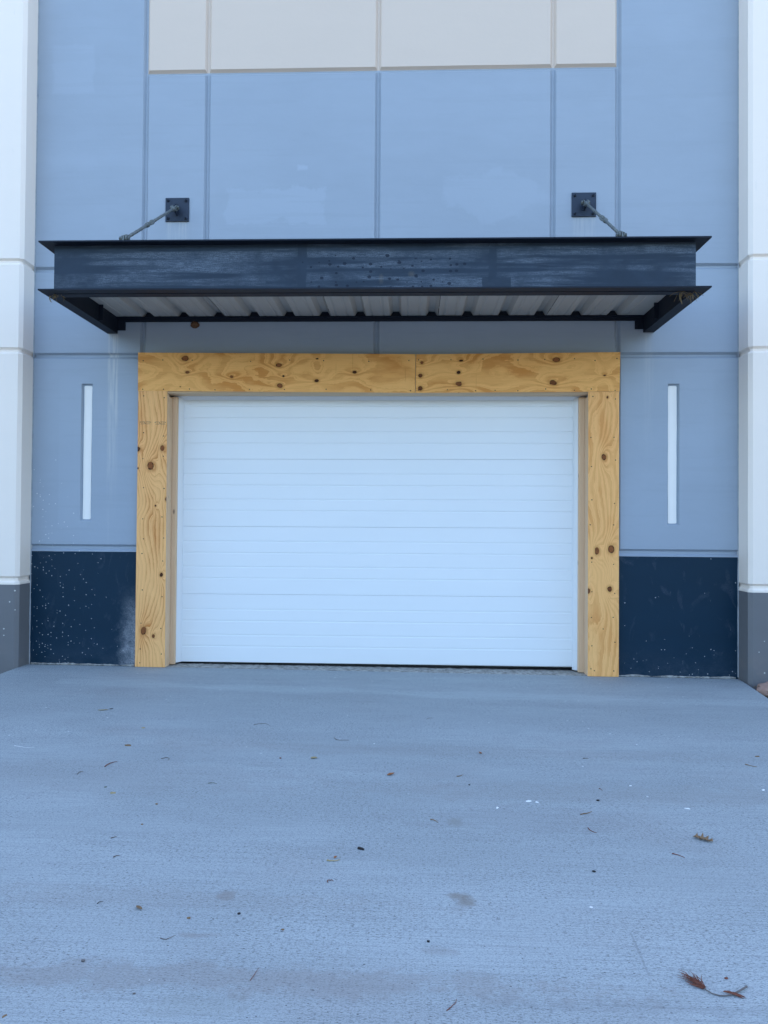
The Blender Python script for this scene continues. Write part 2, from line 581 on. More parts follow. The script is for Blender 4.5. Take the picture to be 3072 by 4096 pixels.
# concrete slab
def concrete():
    g = G("broomed_concrete", 0.75, 0.3)
    p, x, y, z = g.pos()
    base = (0.35, 0.39, 0.405)
    big = g.noise(g.scaled(0.35, 1.3, 1, 3), 1.0, 5, 0.6, 0.6)
    mid = g.noise(g.scaled(2.2, 6, 1, 9), 1.0, 5, 0.65)
    c = g.mix(g.ss(big, 0.3, 0.7), lit(base, 0.88), lit(base, 1.10))
    c = g.mix(g.mul(g.ss(mid, 0.55, 0.78), 0.35), c, lit(base, 0.80))
    wrm = g.noise(g.scaled(1.1, 1.6, 1, 21), 1.0, 4, 0.6)
    c = g.mix(g.mul(g.ss(wrm, 0.50, 0.72), 0.32), c, (0.31, 0.30, 0.30))
    # smooth pale float band in front of the door, dark band beyond it
    w = g.noise(g.scaled(0.8, 3, 1, 2), 1.0, 4, 0.6)
    yy = g.m('MULTIPLY_ADD', x, 0.04, y)
    c = g.mix(g.mul(g.box(x, yy, 0.0, -0.85, 3.0, 0.10, 0.05, w, 0.5), 0.55), c, lit(base, 1.25))
    c = g.mix(g.mul(g.box(x, yy, 0.3, -1.55, 3.4, 0.25, 0.22, w, 0.8), 0.35), c, lit(base, 0.82))
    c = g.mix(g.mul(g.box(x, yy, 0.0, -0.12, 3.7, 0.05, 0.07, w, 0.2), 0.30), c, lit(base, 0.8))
    # broom streaks
    br = g.noise(g.scaled(2.0, 150, 1, 5), 1.0, 4, 0.65)
    c = g.mix(g.mul(g.ss(br, 0.42, 0.64), 0.6), c, lit(base, 0.74))
    # pits and dashes dragged sideways by the broom
    dk = (0.05, 0.055, 0.06)
    zone = g.ss(g.noise(g.scaled(1.5, 3, 1, 12), 1.0, 3, 0.6), 0.30, 0.62)
    n1 = g.noise(g.scaled(55, 330, 1, 1), 1.0, 3, 0.6)
    c = g.mix(g.mul(g.ss(n1, 0.575, 0.61), 0.85, g.m('MULTIPLY_ADD', zone, 0.7, 0.3)), c, dk)
    n0 = g.noise(g.scaled(110, 560, 1, 14), 1.0, 2, 0.6)
    c = g.mix(g.mul(g.ss(n0, 0.56, 0.61), 0.65), c, dk)
    n2 = g.noise(g.scaled(300, 600, 1, 4), 1.0, 2, 0.6)
    c = g.mix(g.mul(g.ss(n2, 0.42, 0.70), 0.28), c, lit(base, 0.6))
    n3 = g.noise(g.scaled(240, 420, 1, 8), 1.0, 2, 0.6)
    c = g.mix(g.mul(g.ss(n3, 0.52, 0.68), 0.25), c, lit(base, 1.4))
    d, r1, r2, r3 = g.voro2(g.mul(x, 20), g.mul(y, 34), 1.0)
    c = g.mix(g.mul(g.m('LESS_THAN', d, g.mul(r2, 0.07)), g.m('LESS_THAN', r1, 0.40), 0.8), c, (0.035, 0.035, 0.04))
    d, r1, r2, r3 = g.voro2(g.mul(x, 7), g.mul(y, 12), 1.0)
    c = g.mix(g.mul(g.m('LESS_THAN', d, g.mul(r2, 0.030)), g.m('LESS_THAN', r1, 0.25), 0.8), c, (0.03, 0.03, 0.035))
    # white paint crumbs towards the door
    d, r1, r2, r3 = g.voro2(g.mul(x, 9), g.mul(y, 9), 1.0)
    den = g.m('MULTIPLY_ADD', g.ss(y, -4.0, -0.5), 0.18, 0.02)
    c = g.mix(g.mul(g.m('LESS_THAN', d, g.mul(r2, 0.055)), g.m('LESS_THAN', r1, g.mul(den, 0.6))), c, (0.7, 0.72, 0.72))
    # stains
    ws = g.noise(p, 20, 6, 0.75)
    wl = g.noise(g.scaled(7, 10, 1, 6), 1.0, 5, 0.7)
    ws = g.mul(g.add(ws, g.mul(wl, 1.6)), 0.385)
    def stain(cx, cy, rx, ry, k, col, c, soft=0.5):
        return g.mix(g.mul(g.ell(x, y, cx, cy, rx, ry, soft, ws, 6.0), k), c, col)
    c = stain(0.185, -4.07, 0.032, 0.022, 0.70, (0.185, 0.165, 0.14), c, 0.8)
    c = stain(0.215, -4.10, 0.026, 0.024, 0.60, (0.185, 0.165, 0.14), c, 0.8)
    c = stain(-0.67, -4.12, 0.030, 0.022, 0.5, (0.20, 0.175, 0.16), c)
    c = stain(-0.70, -4.38, 0.05, 0.014, 0.40, (0.20, 0.18, 0.17), c)
    c = stain(0.22, -3.40, 0.025, 0.04, 0.5, (0.20, 0.20, 0.17), c, 0.8)
    c = stain(0.10, -4.42, 0.06, 0.02, 0.30, (0.20, 0.19, 0.18), c)
    c = stain(-0.62, -4.72, 0.10, 0.06, 0.22, (0.22, 0.24, 0.23), c, 0.2)
    c = stain(0.50, -3.35, 0.5, 0.14, 0.18, (0.17, 0.17, 0.18), c)
    c = stain(-0.6, -4.60, 1.0, 0.06, 0.38, (0.22, 0.20, 0.19), c)
    c = stain(-1.0, -4.15, 0.9, 0.07, 0.16, (0.22, 0.20, 0.19), c)
    c = stain(-1.6, -2.9, 0.9, 0.25, 0.22, (0.26, 0.26, 0.26), c)
    c = stain(1.2, -3.0, 1.2, 0.12, 0.20, (0.22, 0.21, 0.20), c)
    c = stain(0.3, -2.35, 1.6, 0.10, 0.16, (0.21, 0.20, 0.19), c)
    c = stain(0.9, -4.66, 0.6, 0.03, 0.22, (0.15, 0.16, 0.17), c)
    # tyre scrape
    sx = g.m('SUBTRACT', x, g.m('MULTIPLY_ADD', y, 0.064, 1.035))
    scr = g.mul(g.inv(g.ss(g.m('ABSOLUTE', sx), 0.002, 0.006)), g.box(x, y, 0.76, -4.39, 0.1, 0.11, 0.03))
    c = g.mix(g.mul(scr, 0.35), c, (0.14, 0.15, 0.16))
    g.color(c)
    h = g.add(g.mul(br, 0.9), g.mul(n1, -1.0), g.mul(g.noise(g.scaled(30, 110, 1, 2), 1.0, 4, 0.6), 0.5), g.mul(n2, 0.3))
    g.bump(h, 0.26, 0.0025)
    return g.mat


M_CONC = concrete()


def mortar(name, a, b):
    g = G(name, 0.85, 0.2); p, x, y, z = g.pos()
    n = g.noise(p, 22, 6, 0.7)
    c = g.mix(g.ss(n, 0.3, 0.7), a, b)
    n2 = g.noise(g.scaled(9, 30, 30), 1.0, 5, 0.7)
    c = g.mix(g.mul(g.ss(n2, 0.6, 0.7), 0.6), c, lit(a, 0.45))
    g.color(c); g.bump(n, 0.8, 0.01); return g.mat


M_SILL = mortar("rough_mortar", (0.17, 0.165, 0.15), (0.46, 0.45, 0.42))
M_SOIL = mortar("dark_soil", (0.045, 0.036, 0.028), (0.13, 0.10, 0.075))
M_ASPH = mortar("worn_asphalt", (0.10, 0.092, 0.08), (0.16, 0.145, 0.12))

# ------------------------------------------------------------------ terrain and slab
SX = lambda x: 0.008 - 0.006 * x          # the slab falls gently to the right

mb = MB()
E0 = 600.0
mb.quad((-E0, -E0, -0.13), (E0, -E0, -0.13), (E0, E0, -0.13), (-E0, E0, -0.13))
mb.build("ground", M_ASPH, kind="structure")
mb = MB()
N = 30
def soil_patch(x0, x1):
    mb = MB()
    nx, ny = 26, 60
    vs = []; fs = []
    for j in range(ny + 1):
        for i in range(nx + 1):
            x = x0 + (x1 - x0) * i / nx; y = -5.0 + 4.995 * j / ny
            z = -0.075 + 0.035 * mnoise.noise(Vector((x * 6, y * 6, 1))) + 0.02 * mnoise.noise(Vector((x * 21, y * 21, 3)))
            if j == 0: z = -0.14
            vs.append((x, y, z))
    for j in range(ny):
        for i in range(nx):
            a = j * (nx + 1) + i
            fs.append((a, a + 1, a + nx + 2, a + nx + 1))
    mb.add(vs, fs)
    return mb.build("soil_bed", M_SOIL, kind="structure")
soil_patch(2.95, 4.8)
soil_patch(-5.3, -3.60)

outline = [(-3.635, -0.04), (-3.64, -14.0), (2.84, -14.0), (2.84, -1.6), (2.905, -0.9), (3.005, -0.15), (3.01, -0.04)]
mb = MB()
n = len(outline)
top = [(x, y, SX(x)) for x, y in outline]
e = 0.008
cxm, cym = -0.3, -5
ring = [(x - e * (1 if x > 0 else -1), y, SX(x)) for x, y in outline]
edge = [(x, y, SX(x) - e) for x, y in outline]
bot = [(x, y, -0.128) for x, y in outline]
mb.add(ring, [tuple(range(n))])
mb.add(ring + edge, [(i, (i + 1) % n, n + (i + 1) % n, n + i) for i in range(n)])
mb.add(edge + bot, [(i, (i + 1) % n, n + (i + 1) % n, n + i) for i in range(n)])
slab = mb.build("driveway_slab", M_CONC, kind="structure")

# rough sill under the door
mb = MB()
nx, ny = 420, 16
vs = []; fs = []
for j in range(ny + 1):
    for i in range(nx + 1):
        x = -2.335 + 3.99 * i / nx
        front = -0.045 + 0.012 * mnoise.noise(Vector((x * 5, 0, 2))) + 0.008 * mnoise.noise(Vector((x * 23, 0, 5)))
        y = front + (0.34 - front) * (j / ny) ** 1.2
        z = 0.008 - 0.004 * x - 0.006 * max(0.0, (j - 4) / ny) + 0.005 * mnoise.noise(Vector((x * 12, y * 25, 1))) + 0.003 * mnoise.noise(Vector((x * 50, y * 60, 1)))
        if j == 0: z = SX(x) - 0.006
        vs.append((x, y, z))
for j in range(ny):
    for i in range(nx):
        a = j * (nx + 1) + i
        fs.append((a, a + 1, a + nx + 2, a + nx + 1))
mb.add(vs, fs)
mb.build("door_sill", M_SILL, kind="structure")
mb = MB()
mb.box(-5.3, 4.8, -0.04, 8.0, -0.13, -0.02)
mb.build("floor_slab", M_SILL, kind="structure")

# unseen wood added behind the camera, inferred from the light, to block low sky
TREE_Y, TREE_H = -70.0, 15.0
def wood():
    g = G("foliage", 0.7, 0.2); p, x, y, z = g.pos()
    g.color(g.mix(g.noise(p, 1.5, 4), (0.025, 0.045, 0.018), (0.07, 0.10, 0.04)))
    m = MB(); rs = random.Random(5)
    for row in range(3):
        for i in range(34):
            cx = -150 + i * 9.0 + rs.uniform(-1.5, 1.5); cy = TREE_Y - row * 4.0 + rs.uniform(-1, 1)
            h = TREE_H * rs.uniform(0.75, 1.08); r = rs.uniform(5.5, 7.5)
            m.tube([(cx, cy, -0.2), (cx, cy, h * 0.6)], [0.35, 0.2], 6)
            bm = bmesh.new(); bmesh.ops.create_icosphere(bm, subdivisions=3, radius=1)
            off = Vector((rs.uniform(0, 99), rs.uniform(0, 99), 0))
            vs = []
            for v in bm.verts:
                k = 1 + 0.45 * mnoise.noise(v.co * 2 + off) + 0.3 * mnoise.noise(v.co * 5 + off)
                vs.append((cx + v.co.x * r * k, cy + v.co.y * r * k, h * 0.53 + v.co.z * h * 0.47 * k))
            m.add(vs, [[v.index for v in f.verts] for f in bm.faces]); bm.free()
    m.build("wood", g.mat, kind="stuff", fix=False)
wood()

# ------------------------------------------------------------------ the building
XL, XR = -3.62, 3.02
A_, B_, C_, D_, E_ = -2.559, -1.962, -0.334, 1.312, 1.915
Z4, Z3, Z2, Z1, ZT = 1.140, 2.970, 3.798, 5.684, 10.6
OX0, OX1, OZ = -2.335, 1.655, 2.66
GD = 0.027     # reveal depth
bld = thing("warehouse_wall", "tall blue-grey warehouse wall of grooved concrete panels with navy base between two white pilasters", "building", (-0.3, 0.0, 0.0))

core = MB()
HW0 = 0.009
FL = GD
BACK = 0.24
TOP = ZT
def slabx(x0, x1, z0, z1, mat=0):
    core.box(x0, x1, FL, BACK, z0, z1, mat)
slabx(-9.0, A_ - 0.004, -0.12, TOP)
Z1F = Z1 + 0.009
slabx(A_ - 0.004, OX0, -0.12, Z1F, 0)
slabx(OX1, E_ + 0.004, -0.12, Z1F, 0)
slabx(OX0, OX1, OZ, Z1F, 0)
slabx(A_ - 0.004 , A_ + HW0, Z1F, TOP, 0)
slabx(A_ + HW0 , E_ - HW0, Z1F, TOP, 1)
slabx(E_ - HW0 , E_ + 0.004, Z1F, TOP, 0)
slabx(E_ + 0.004, 8.5, -0.12, TOP)
core.build("wall_core", [M_BLUE, M_BEIGE], bld)
# the rest of the building closes the box behind the wall
sh = MB()
sh.box(-9.0, -8.8, BACK, 20.0, -0.12, TOP)
sh.box(8.3, 8.5, BACK, 20.0, -0.12, TOP)
sh.box(-9.0, 8.5, 20.0, 20.2, -0.12, TOP)
sh.build("side_wall", M_BLUE, bld)
rf = MB(); rf.box(-9.0, 8.5, BACK, 20.0, TOP - 0.5, TOP - 0.3); rf.build("roof", M_GREY, bld)

HW, CH = 0.009, 0.0205


def wall_panel(x0, x1, z0, z1, mat, ch=(1, 1, 1, 1), slot=None, name="wall_panel", label=None, zpad=(0, 0)):
    """x0,x1,z0,z1: reveal centre lines; ch = chamfer left,right,bottom,top; wavy arrises"""
    o0 = x0 + (HW if ch[0] else 0); o1 = x1 - (HW if ch[1] else 0)
    q0 = z0 + (HW if ch[2] else 0); q1 = z1 - (HW if ch[3] else 0)
    i0 = o0 + (CH if ch[0] else 0); i1 = o1 - (CH if ch[1] else 0)
    j0 = q0 + (CH if ch[2] else 0); j1 = q1 - (CH if ch[3] else 0)
    mb = MB()
    def rectring(ax0, ax1, az0, az1, bx0, bx1, bz0, bz1, ya, yb):
        """ring between outer rect a (depth ya) and inner rect b (depth yb), subdivided with slight waviness"""
        loops = []
        for (X0, X1, Z0, Z1_, Y) in ((ax0, ax1, az0, az1, ya), (bx0, bx1, bz0, bz1, yb)):
            pts = []
            nx = max(2, int((ax1 - ax0) / 0.12)); nz = max(2, int((az1 - az0) / 0.12))
            for k in range(nx): pts.append((X0 + (X1 - X0) * k / nx, Z0))
            for k in range(nz): pts.append((X1, Z0 + (Z1_ - Z0) * k / nz))
            for k in range(nx): pts.append((X1 - (X1 - X0) * k / nx, Z1_))
            for k in range(nz): pts.append((X0, Z1_ - (Z1_ - Z0) * k / nz))
            out = []
            for (x, z) in pts:
                jx = 0.0016 * mnoise.noise(Vector((x * 3, Y * 90, z * 3))); jz = 0.0016 * mnoise.noise(Vector((x * 3 + 9, Y * 90, z * 3)))
                out.append((x + jx, Y, z + jz))
            loops.append(out)
        n = len(loops[0])
        mb.add(loops[0] + loops[1], [(i, (i + 1) % n, n + (i + 1) % n, n + i) for i in range(n)])
        return loops
    lp = rectring(o0, o1, q0, q1, i0, i1, j0, j1, FL, 0.0)
    if slot is None:
        mb.add(lp[1], [tuple(range(len(lp[1])))])
    else:
        s0, s1, t0, t1 = slot
        # face as four quads round the slot opening
        mb.quad((i0, 0, j0), (i1, 0, j0), (i1, 0, t0), (i0, 0, t0))
        mb.quad((i0, 0, t1), (i1, 0, t1), (i1, 0, j1), (i0, 0, j1))
        mb.quad((i0, 0, t0), (s0, 0, t0), (s0, 0, t1), (i0, 0, t1))
        mb.quad((s1, 0, t0), (i1, 0, t0), (i1, 0, t1), (s1, 0, t1))
        k = 0.013
        f0, f1, g0, g1 = s0 + k, s1 - k, t0 + 0.012, t1 - 0.012
        dd = 0.0262
        mb.quad((s0, 0, t0), (f0, dd, g0), (f0, dd, g1), (s0, 0, t1))
        mb.quad((s1, 0, t0), (s1, 0, t1), (f1, dd, g1), (f1, dd, g0))
        mb.quad((s0, 0, t0), (s1, 0, t0), (f1, dd, g0), (f0, dd, g0))
        mb.quad((s0, 0, t1), (f0, dd, g1), (f1, dd, g1), (s1, 0, t1))
        mb.quad((f0, dd, g0), (f1, dd, g0), (f1, dd, g1), (f0, dd, g1))
    p = mb.build(name, mat, bld, label)
    if slot is not None:
        sm = MB()
        a0, a1, b0, b1 = f0 + (0.005 if s0 < 0 else 0.000), f1 - (0.000 if s0 < 0 else 0.005), g0 + 0.003, g1 - 0.006
        r = 0.012
        pts = []
        for (cx, cz, t0_) in ((a1 - r, b0 + r, -90), (a1 - r, b1 - r, 0), (a0 + r, b1 - r, 90), (a0 + r, b0 + r, 180)):
            for q in range(5):
                t = math.radians(t0_ + q * 22.5)
                pts.append((cx + r * math.cos(t), cz + r * math.sin(t)))
            if t0_ in (0,):
                pass
        # wavy brushed edges down both long sides
        full = []
        for i, a in enumerate(pts):
            full.append(a)
            b = pts[(i + 1) % len(pts)]
            if abs(a[1] - b[1]) > 0.3:
                for q in range(1, 40):
                    z = a[1] + (b[1] - a[1]) * q / 40
                    full.append((a[0] + 0.0035 * mnoise.noise(Vector((a[0] * 50, 0, z * 5))), z))
        sm.prism(full, 'y', dd - 0.003, dd + 0.002)
        sm.build("painted_slot_strip", M_SLOT, p)
    return p


SLOT_L = (-3.150, -3.042, 1.392, 2.703)
SLOT_R = (2.375, 2.484, 1.392, 2.705)
# left bay
wall_panel(XL, A_, Z4, Z3, M_BLUE, (0, 1, 1, 1), SLOT_L, label="lower left wall panel with a white slot")
wall_panel(XL, A_, Z3, Z2, M_BLUE, (0, 1, 1, 1))
wall_panel(XL, A_, Z2, TOP, M_BLUE, (0, 1, 1, 0))
# right bay
wall_panel(E_, XR, Z4, Z3, M_BLUE, (1, 0, 1, 1), SLOT_R, label="lower right wall panel with a white slot")
wall_panel(E_, XR, Z3, Z2, M_BLUE, (1, 0, 1, 1))
wall_panel(E_, XR, Z2, TOP, M_BLUE, (1, 0, 1, 0))
# middle, under the canopy
wall_panel(A_, C_, OZ, Z2, M_BLUE, (1, 1, 0, 1))
wall_panel(C_, E_, OZ, Z2, M_BLUE, (1, 1, 0, 1))
# middle, above the canopy, and the beige ones on top
xs = [A_, B_, C_, D_, E_]
for a, b in zip(xs[:-1], xs[1:]):
    wall_panel(a, b, Z2, Z1, M_BLUE, (1, 1, 1, 1))
    wall_panel(a, b, Z1, TOP, M_BEIGE, (1, 1, 1, 0), label="beige upper wall panel")
# strips behind the plywood
for (a, b) in ((A_ + HW, OX0), (OX1, E_ - HW)):
    s = MB(); s.box(a, b, 0.0, FL, -0.1, OZ); s.build("wall_panel", M_BLUE, bld)


def base_panel(x0, x1):
    mb = MB()
    pts = [(FL, -0.05), (0.0, -0.05), (0.0, 1.106), (FL, 1.124)]
    nseg = 60
    loops = []
    for k in range(nseg + 1):
        x = x0 + (x1 - x0) * k / nseg
        w = 0.0022 * mnoise.noise(Vector((x * 7, 3, 0)))
        loops.append([(x, p[0], p[1] + (w if p[1] > 0.5 else 0)) for p in pts])
    vs = [q for l in loops for q in l]; fs = []
    for k in range(nseg):
        for i in range(3):
            a = k * 4 + i
            fs.append((a, a + 1, a + 5, a + 4))
    mb.add(vs, fs)
    # light painted ledge over the navy
    # ledge
    mb2 = MB()
    vs = []; fs = []
    for k in range(nseg + 1):
        x = x0 + (x1 - x0) * k / nseg
        w = 0.0022 * mnoise.noise(Vector((x * 7, 3, 0)))
        vs += [(x, -0.0015, 1.100 + w), (x, -0.0015, 1.1065 + w), (x, FL - 0.001, 1.1255), (x, FL - 0.001, 1.1)]
    for k in range(nseg):
        for i in range(3):
            a = k * 4 + i
            fs.append((a, a + 1, a + 5, a + 4))
    mb2.add(vs, fs)
    p = mb.build("base_panel", M_NAVY, bld)
    mb2.build("painted_ledge", M_BLUE, p)
    return p


base_panel(XL, A_ + HW)
base_panel(E_ - HW, XR)

# pilasters
def pil_prof(side, inset, y0=0.0):
    """plan outline, side=-1 left, +1 right"""
    if side < 0:
        xi, xo = XL, -5.25
        return [(xi - inset, 0.02), (xi - inset, -0.192 + inset * 0.4), (xi - 0.030 - inset * 0.4, -0.222 + inset), (xo + inset, -0.222 + inset), (xo + inset, 0.02)]
    xi, xo = XR, 4.65
    return [(xi + inset, 0.02), (xi + inset, -0.192 + inset * 0.4), (xi + 0.030 + inset * 0.4, -0.222 + inset), (xo - inset, -0.222 + inset), (xo - inset, 0.02)]


def loft(mb, rings, smooth=False):
    n = len(rings[0]); b = [p for r in rings for p in r]
    fs = []
    for k in range(len(rings) - 1):
        for i in range(n):
            j = (i + 1) % n
            fs.append((k * n + i, k * n + j, (k + 1) * n + j, (k + 1) * n + i))
    fs.append(tuple(range(n))[::-1]); fs.append(tuple((len(rings) - 1) * n + i for i in range(n)))
    mb.add(b, fs)


ZP = 0.828
for side in (-1, 1):
    c = MB()
    pr = pil_prof(side, 0.02)
    loft(c, [[(x, y, z) for x, y in pr] for z in (-0.11, TOP + 0.01)])
    pil = c.build("pilaster", M_PIL, bld, "off-white projecting pilaster with a grey base")
    def block(z0, z1, mat, name, cb=True, ct=True):
        r = []
        a = pil_prof(side, 0.0); b = pil_prof(side, 0.0205)
        z0i = z0 + (HW if cb else 0); z1i = z1 - (HW if ct else 0)
        if cb: r.append([(x, y, z0i) for x, y in b])
        r.append([(x, y, z0i + (CH if cb else 0)) for x, y in a])
        nz = max(1, int((z1i - z0i) / 0.25))
        za, zb = z0i + (CH if cb else 0), z1i - (CH if ct else 0)
        for k in range(1, nz):
            z = za + (zb - za) * k / nz
            w = 0.0025 * mnoise.noise(Vector((side * 5, 0, z * 2.2)))
            r.append([(x + (w if i in (1, 2) else 0), y, z) for i, (x, y) in enumerate(a)])
        r.append([(x, y, zb) for x, y in a])
        if ct: r.append([(x, y, z1i) for x, y in b])
        m = MB(); loft(m, r); return m.build(name, mat, pil)
    block(-0.12, 0.797, M_GREY, "pilaster_base", False, False)
    # the light painted step on top of the grey base
    m = MB(); a = pil_prof(side, 0.0); b = pil_prof(side, 0.0205)
    loft(m, [[(x, y, 0.7975) for x, y in a], [(x, y, 0.816) for x, y in a], [(x, y, 0.834) for x, y in b]])
    m.build("painted_ledge", M_PIL, pil)
    block(0.845, Z3, M_PIL, "pilaster_block")
    block(Z3, 3.80, M_PIL, "pilaster_block")
    block(3.80, TOP + 0.02, M_PIL, "pilaster_block", True, False)
    # sealant bead in the corner, squeezed out unevenly
    m = MB()
    xc = XL if side < 0 else XR
    pts = []; rr = []
    z = 0.0
    while z < TOP - 0.05:
        pts.append((xc + (-side) * 0.001, -0.003, z))
        rr.append(0.0065 + 0.0035 * mnoise.noise(Vector((side * 3, 0, z * 5))) + 0.0025 * mnoise.noise(Vector((side * 3, 4, z * 17))))
        z += 0.045
    m.tube(pts, rr, 6)
    m.build("sealant_bead", M_CAULK, pil)

# mortar squeezed out along the foot of the wall
for (x0, x1) in ((-3.60, -2.60), (1.93, 3.0)):
    m = MB(); pts = []; rr = []
    x = x0
    while x < x1:
        pts.append((x, -0.006, SX(x) + 0.002))
        rr.append(max(0.001, 0.009 + 0.016 * mnoise.noise(Vector((x * 6, 2, 0))) + 0.007 * mnoise.noise(Vector((x * 33, 1, 0)))))
        x += 0.014
    m.tube(pts, rr, 6)
    m.build("mortar_bead", M_SILL, bld)

# ------------------------------------------------------------------ plywood surround
sur = thing("plywood_door_surround", "raw plywood boards with dark knots framing the white roll-up door", "door frame", (-0.33, -0.03, 0.0))


def wfield(U, V, seed, ku, kv):
    out = np.zeros_like(U); f = out.ravel(); u = U.ravel(); v = V.ravel()
    for i in range(len(f)):
        f[i] = mnoise.noise(Vector((u[i] * ku, v[i] * kv, seed)))
    return f.reshape(U.shape)


def ply_board(name, corners, y0, y1, mat, knots, seed, freq, horiz=True, label=None, amp=1.0):
    """corners: bl, br, tr, tl in (x,z).  Fine front grid carrying the grain coordinates."""
    (ax, az), (bx, bz), (cx, cz), (dx, dz) = corners
    Lx = max(abs(bx - ax), abs(cx - dx)); Lz = max(abs(dz - az), abs(cz - bz))
    st = 0.007
    nx = int(Lx / st); nz = int(Lz / st)
    S, T = np.meshgrid(np.linspace(0, 1, nx + 1), np.linspace(0, 1, nz + 1))
    X = (1 - S) * (1 - T) * ax + S * (1 - T) * bx + S * T * cx + (1 - S) * T * dx
    Z = (1 - S) * (1 - T) * az + S * (1 - T) * bz + S * T * cz + (1 - S) * T * dz
    U, V = (X, Z) if horiz else (Z, X)
    # low resolution noise, interpolated up
    def lown(ku, kv, s):
        m = 3
        a = wfield(U[::m, ::m], V[::m, ::m], s, ku, kv)
        ri = np.arange(U.shape[0]) / m; ci = np.arange(U.shape[1]) / m
        r0 = np.minimum(ri.astype(int), a.shape[0] - 1); r1 = np.minimum(r0 + 1, a.shape[0] - 1); fr = (ri - r0)[:, None]
        c0 = np.minimum(ci.astype(int), a.shape[1] - 1); c1 = np.minimum(c0 + 1, a.shape[1] - 1); fc = (ci - c0)[None, :]
        return (a[np.ix_(r0, c0)] * (1 - fr) * (1 - fc) + a[np.ix_(r1, c0)] * fr * (1 - fc) + a[np.ix_(r0, c1)] * (1 - fr) * fc + a[np.ix_(r1, c1)] * fr * fc)
    w = lown(0.7 if horiz else 0.9, 3.2, seed) * (2.2 if horiz else 2.6) * amp + lown(2.4, 8.0, seed + 5) * 0.7 * amp + lown(10.0, 26.0, seed + 9) * 0.16 + lown(40.0, 60.0, seed + 13) * 0.05
    g = V * freq + w
    kd = np.full(U.shape, 9.0); kt = np.zeros(U.shape)
    wob = lown(30, 30, seed + 3) * 0.30
    for (kx, kz, r, asp, dark) in knots:
        ku, kv = (kx, kz) if horiz else (kz, kx)
        du = U - ku; dv = V - kv
        # grain pushed round the knot, closed rings close to it
        e = np.exp(-((du / (r * 5.5)) ** 2 + (dv / (r * 2.6)) ** 2))
        g = g + e * (1.6 if horiz else 2.6) * amp * (r / 0.018) ** 0.7 + np.exp(-((du / (r * 12)) ** 2)) * np.tanh(dv / (r * 1.2)) * 0.8 * amp
        d = np.sqrt((du / (r * asp)) ** 2 + (dv / r) ** 2) + wob
        near = d < kd
        kd = np.where(near, d, kd); kt = np.where(near, dark, kt)
    kd = np.clip(kd, 0, 5)
    nv = X.size
    vs = np.stack([X.ravel(), np.full(nv, y0), Z.ravel()], 1).tolist()
    idx = np.arange(nv).reshape(X.shape)
    q = np.stack([idx[:-1, :-1].ravel(), idx[:-1, 1:].ravel(), idx[1:, 1:].ravel(), idx[1:, :-1].ravel()], 1).tolist()
    rim = list(idx[0, :]) + list(idx[1:, -1]) + list(idx[-1, -2::-1]) + list(idx[-2:0:-1, 0])
    nb = len(vs); back = []
    for i in rim: back.append([vs[i][0], y1, vs[i][2]])
    vs += back
    n = len(rim)
    for i in range(n):
        j = (i + 1) % n
        q.append([rim[j], rim[i], nb + i, nb + j])
    mb = MB(); mb.v = [tuple(p) for p in vs]; mb.f = [tuple(int(a) for a in f) for f in q]
    nf = (X.shape[0] - 1) * (X.shape[1] - 1)
    mb.m = [0] * nf + [1] * n; mb.sm = [False] * len(q)
    o = mb.build(name, [mat, M_LUM], sur, label, fix=False)
    me = o.data
    rimi = np.array(rim)
    def put(nm, arr):
        a = arr.ravel(); a = np.concatenate([a, a[rimi]])
        at = me.attributes.new(nm, 'FLOAT', 'POINT'); at.data.foreach_set("value", a.astype(np.float32))
    put("grain", g); put("knot", kd); put("knot_tone", kt); put("along", U); put("across", V)
    return o


KH1 = [(-2.134, 2.93, .024, 1.35, 0), (-2.11, 2.799, .013, 1.5, .3), (-1.689, 2.757, .013, 1.2, 0), (-1.245, 2.865, .018, 1.5, .1), (-1.2, 2.763, .009, 1.2, 1),
       (-1.234, 2.672, .020, 1.3, .1), (-.888, 2.718, .014, 1.6, .8), (-.532, 2.80, .014, 1.5, .8), (-.884, 2.926, .006, 2, .9), (-2.176, 2.662, .005, 1.5, .8)]
KH2 = [(.096, 2.888, .014, 1.1, 0), (.084, 2.767, .018, 1.1, .5), (.084, 2.648, .019, 1.2, .5), (.439, 2.796, .015, 1.2, .9), (.441, 2.69, .020, 1.5, .2),
       (.458, 2.906, .009, 2.2, .9), (1.335, 2.914, .022, 1.6, .0), (1.309, 2.70, .022, 1.5, .4), (1.78, 2.769, .007, 2, .6)]
KL = [(-2.572, 2.07, .018, 1.2, .6), (-2.34, 2.082, .019, 1.4, .1), (-2.451, 1.914, .029, 1.3, .0), (-2.296, 1.602, .012, 1.6, .7), (-2.399, 1.539, .008, 1.2, .9),
      (-2.336, .89, .015, 1.2, .8), (-2.551, .871, .018, 1.3, -1), (-2.499, .364, .024, 1.7, .1), (-2.404, .315, .013, 1.2, .3), (-2.572, 1.891, .008, 1, .9)]
KL = [k for k in KL if k[4] >= 0]
KR = [(1.776, 2.014, .020, 1.4, .2), (1.807, 2.567, .008, 1.6, .6), (1.717, 1.149, .020, 1.6, .1), (1.846, 1.166, .026, 1.4, .0),
      (1.669, 1.085, .009, 1.1, .9), (1.833, .802, .021, 1.1, .4), (1.64, .781, .017, 1.3, .4)]
PY0, PY1 = -0.062, -0.040
ply_board("header_board", [(-2.580, 2.622), (0.0345, 2.606), (0.0365, 2.968), (-2.583, 2.986)], PY0, PY1, M_PLY_H, KH1, 3.0, 3.0, True, "longer left header board")
ply_board("header_board", [(0.0395, 2.6055), (1.917, 2.619), (1.923, 2.984), (0.0415, 2.966)], PY0 - 0.001, PY1, M_PLY_H, KH2, 17.0, 5.0, True, "shorter right header board")
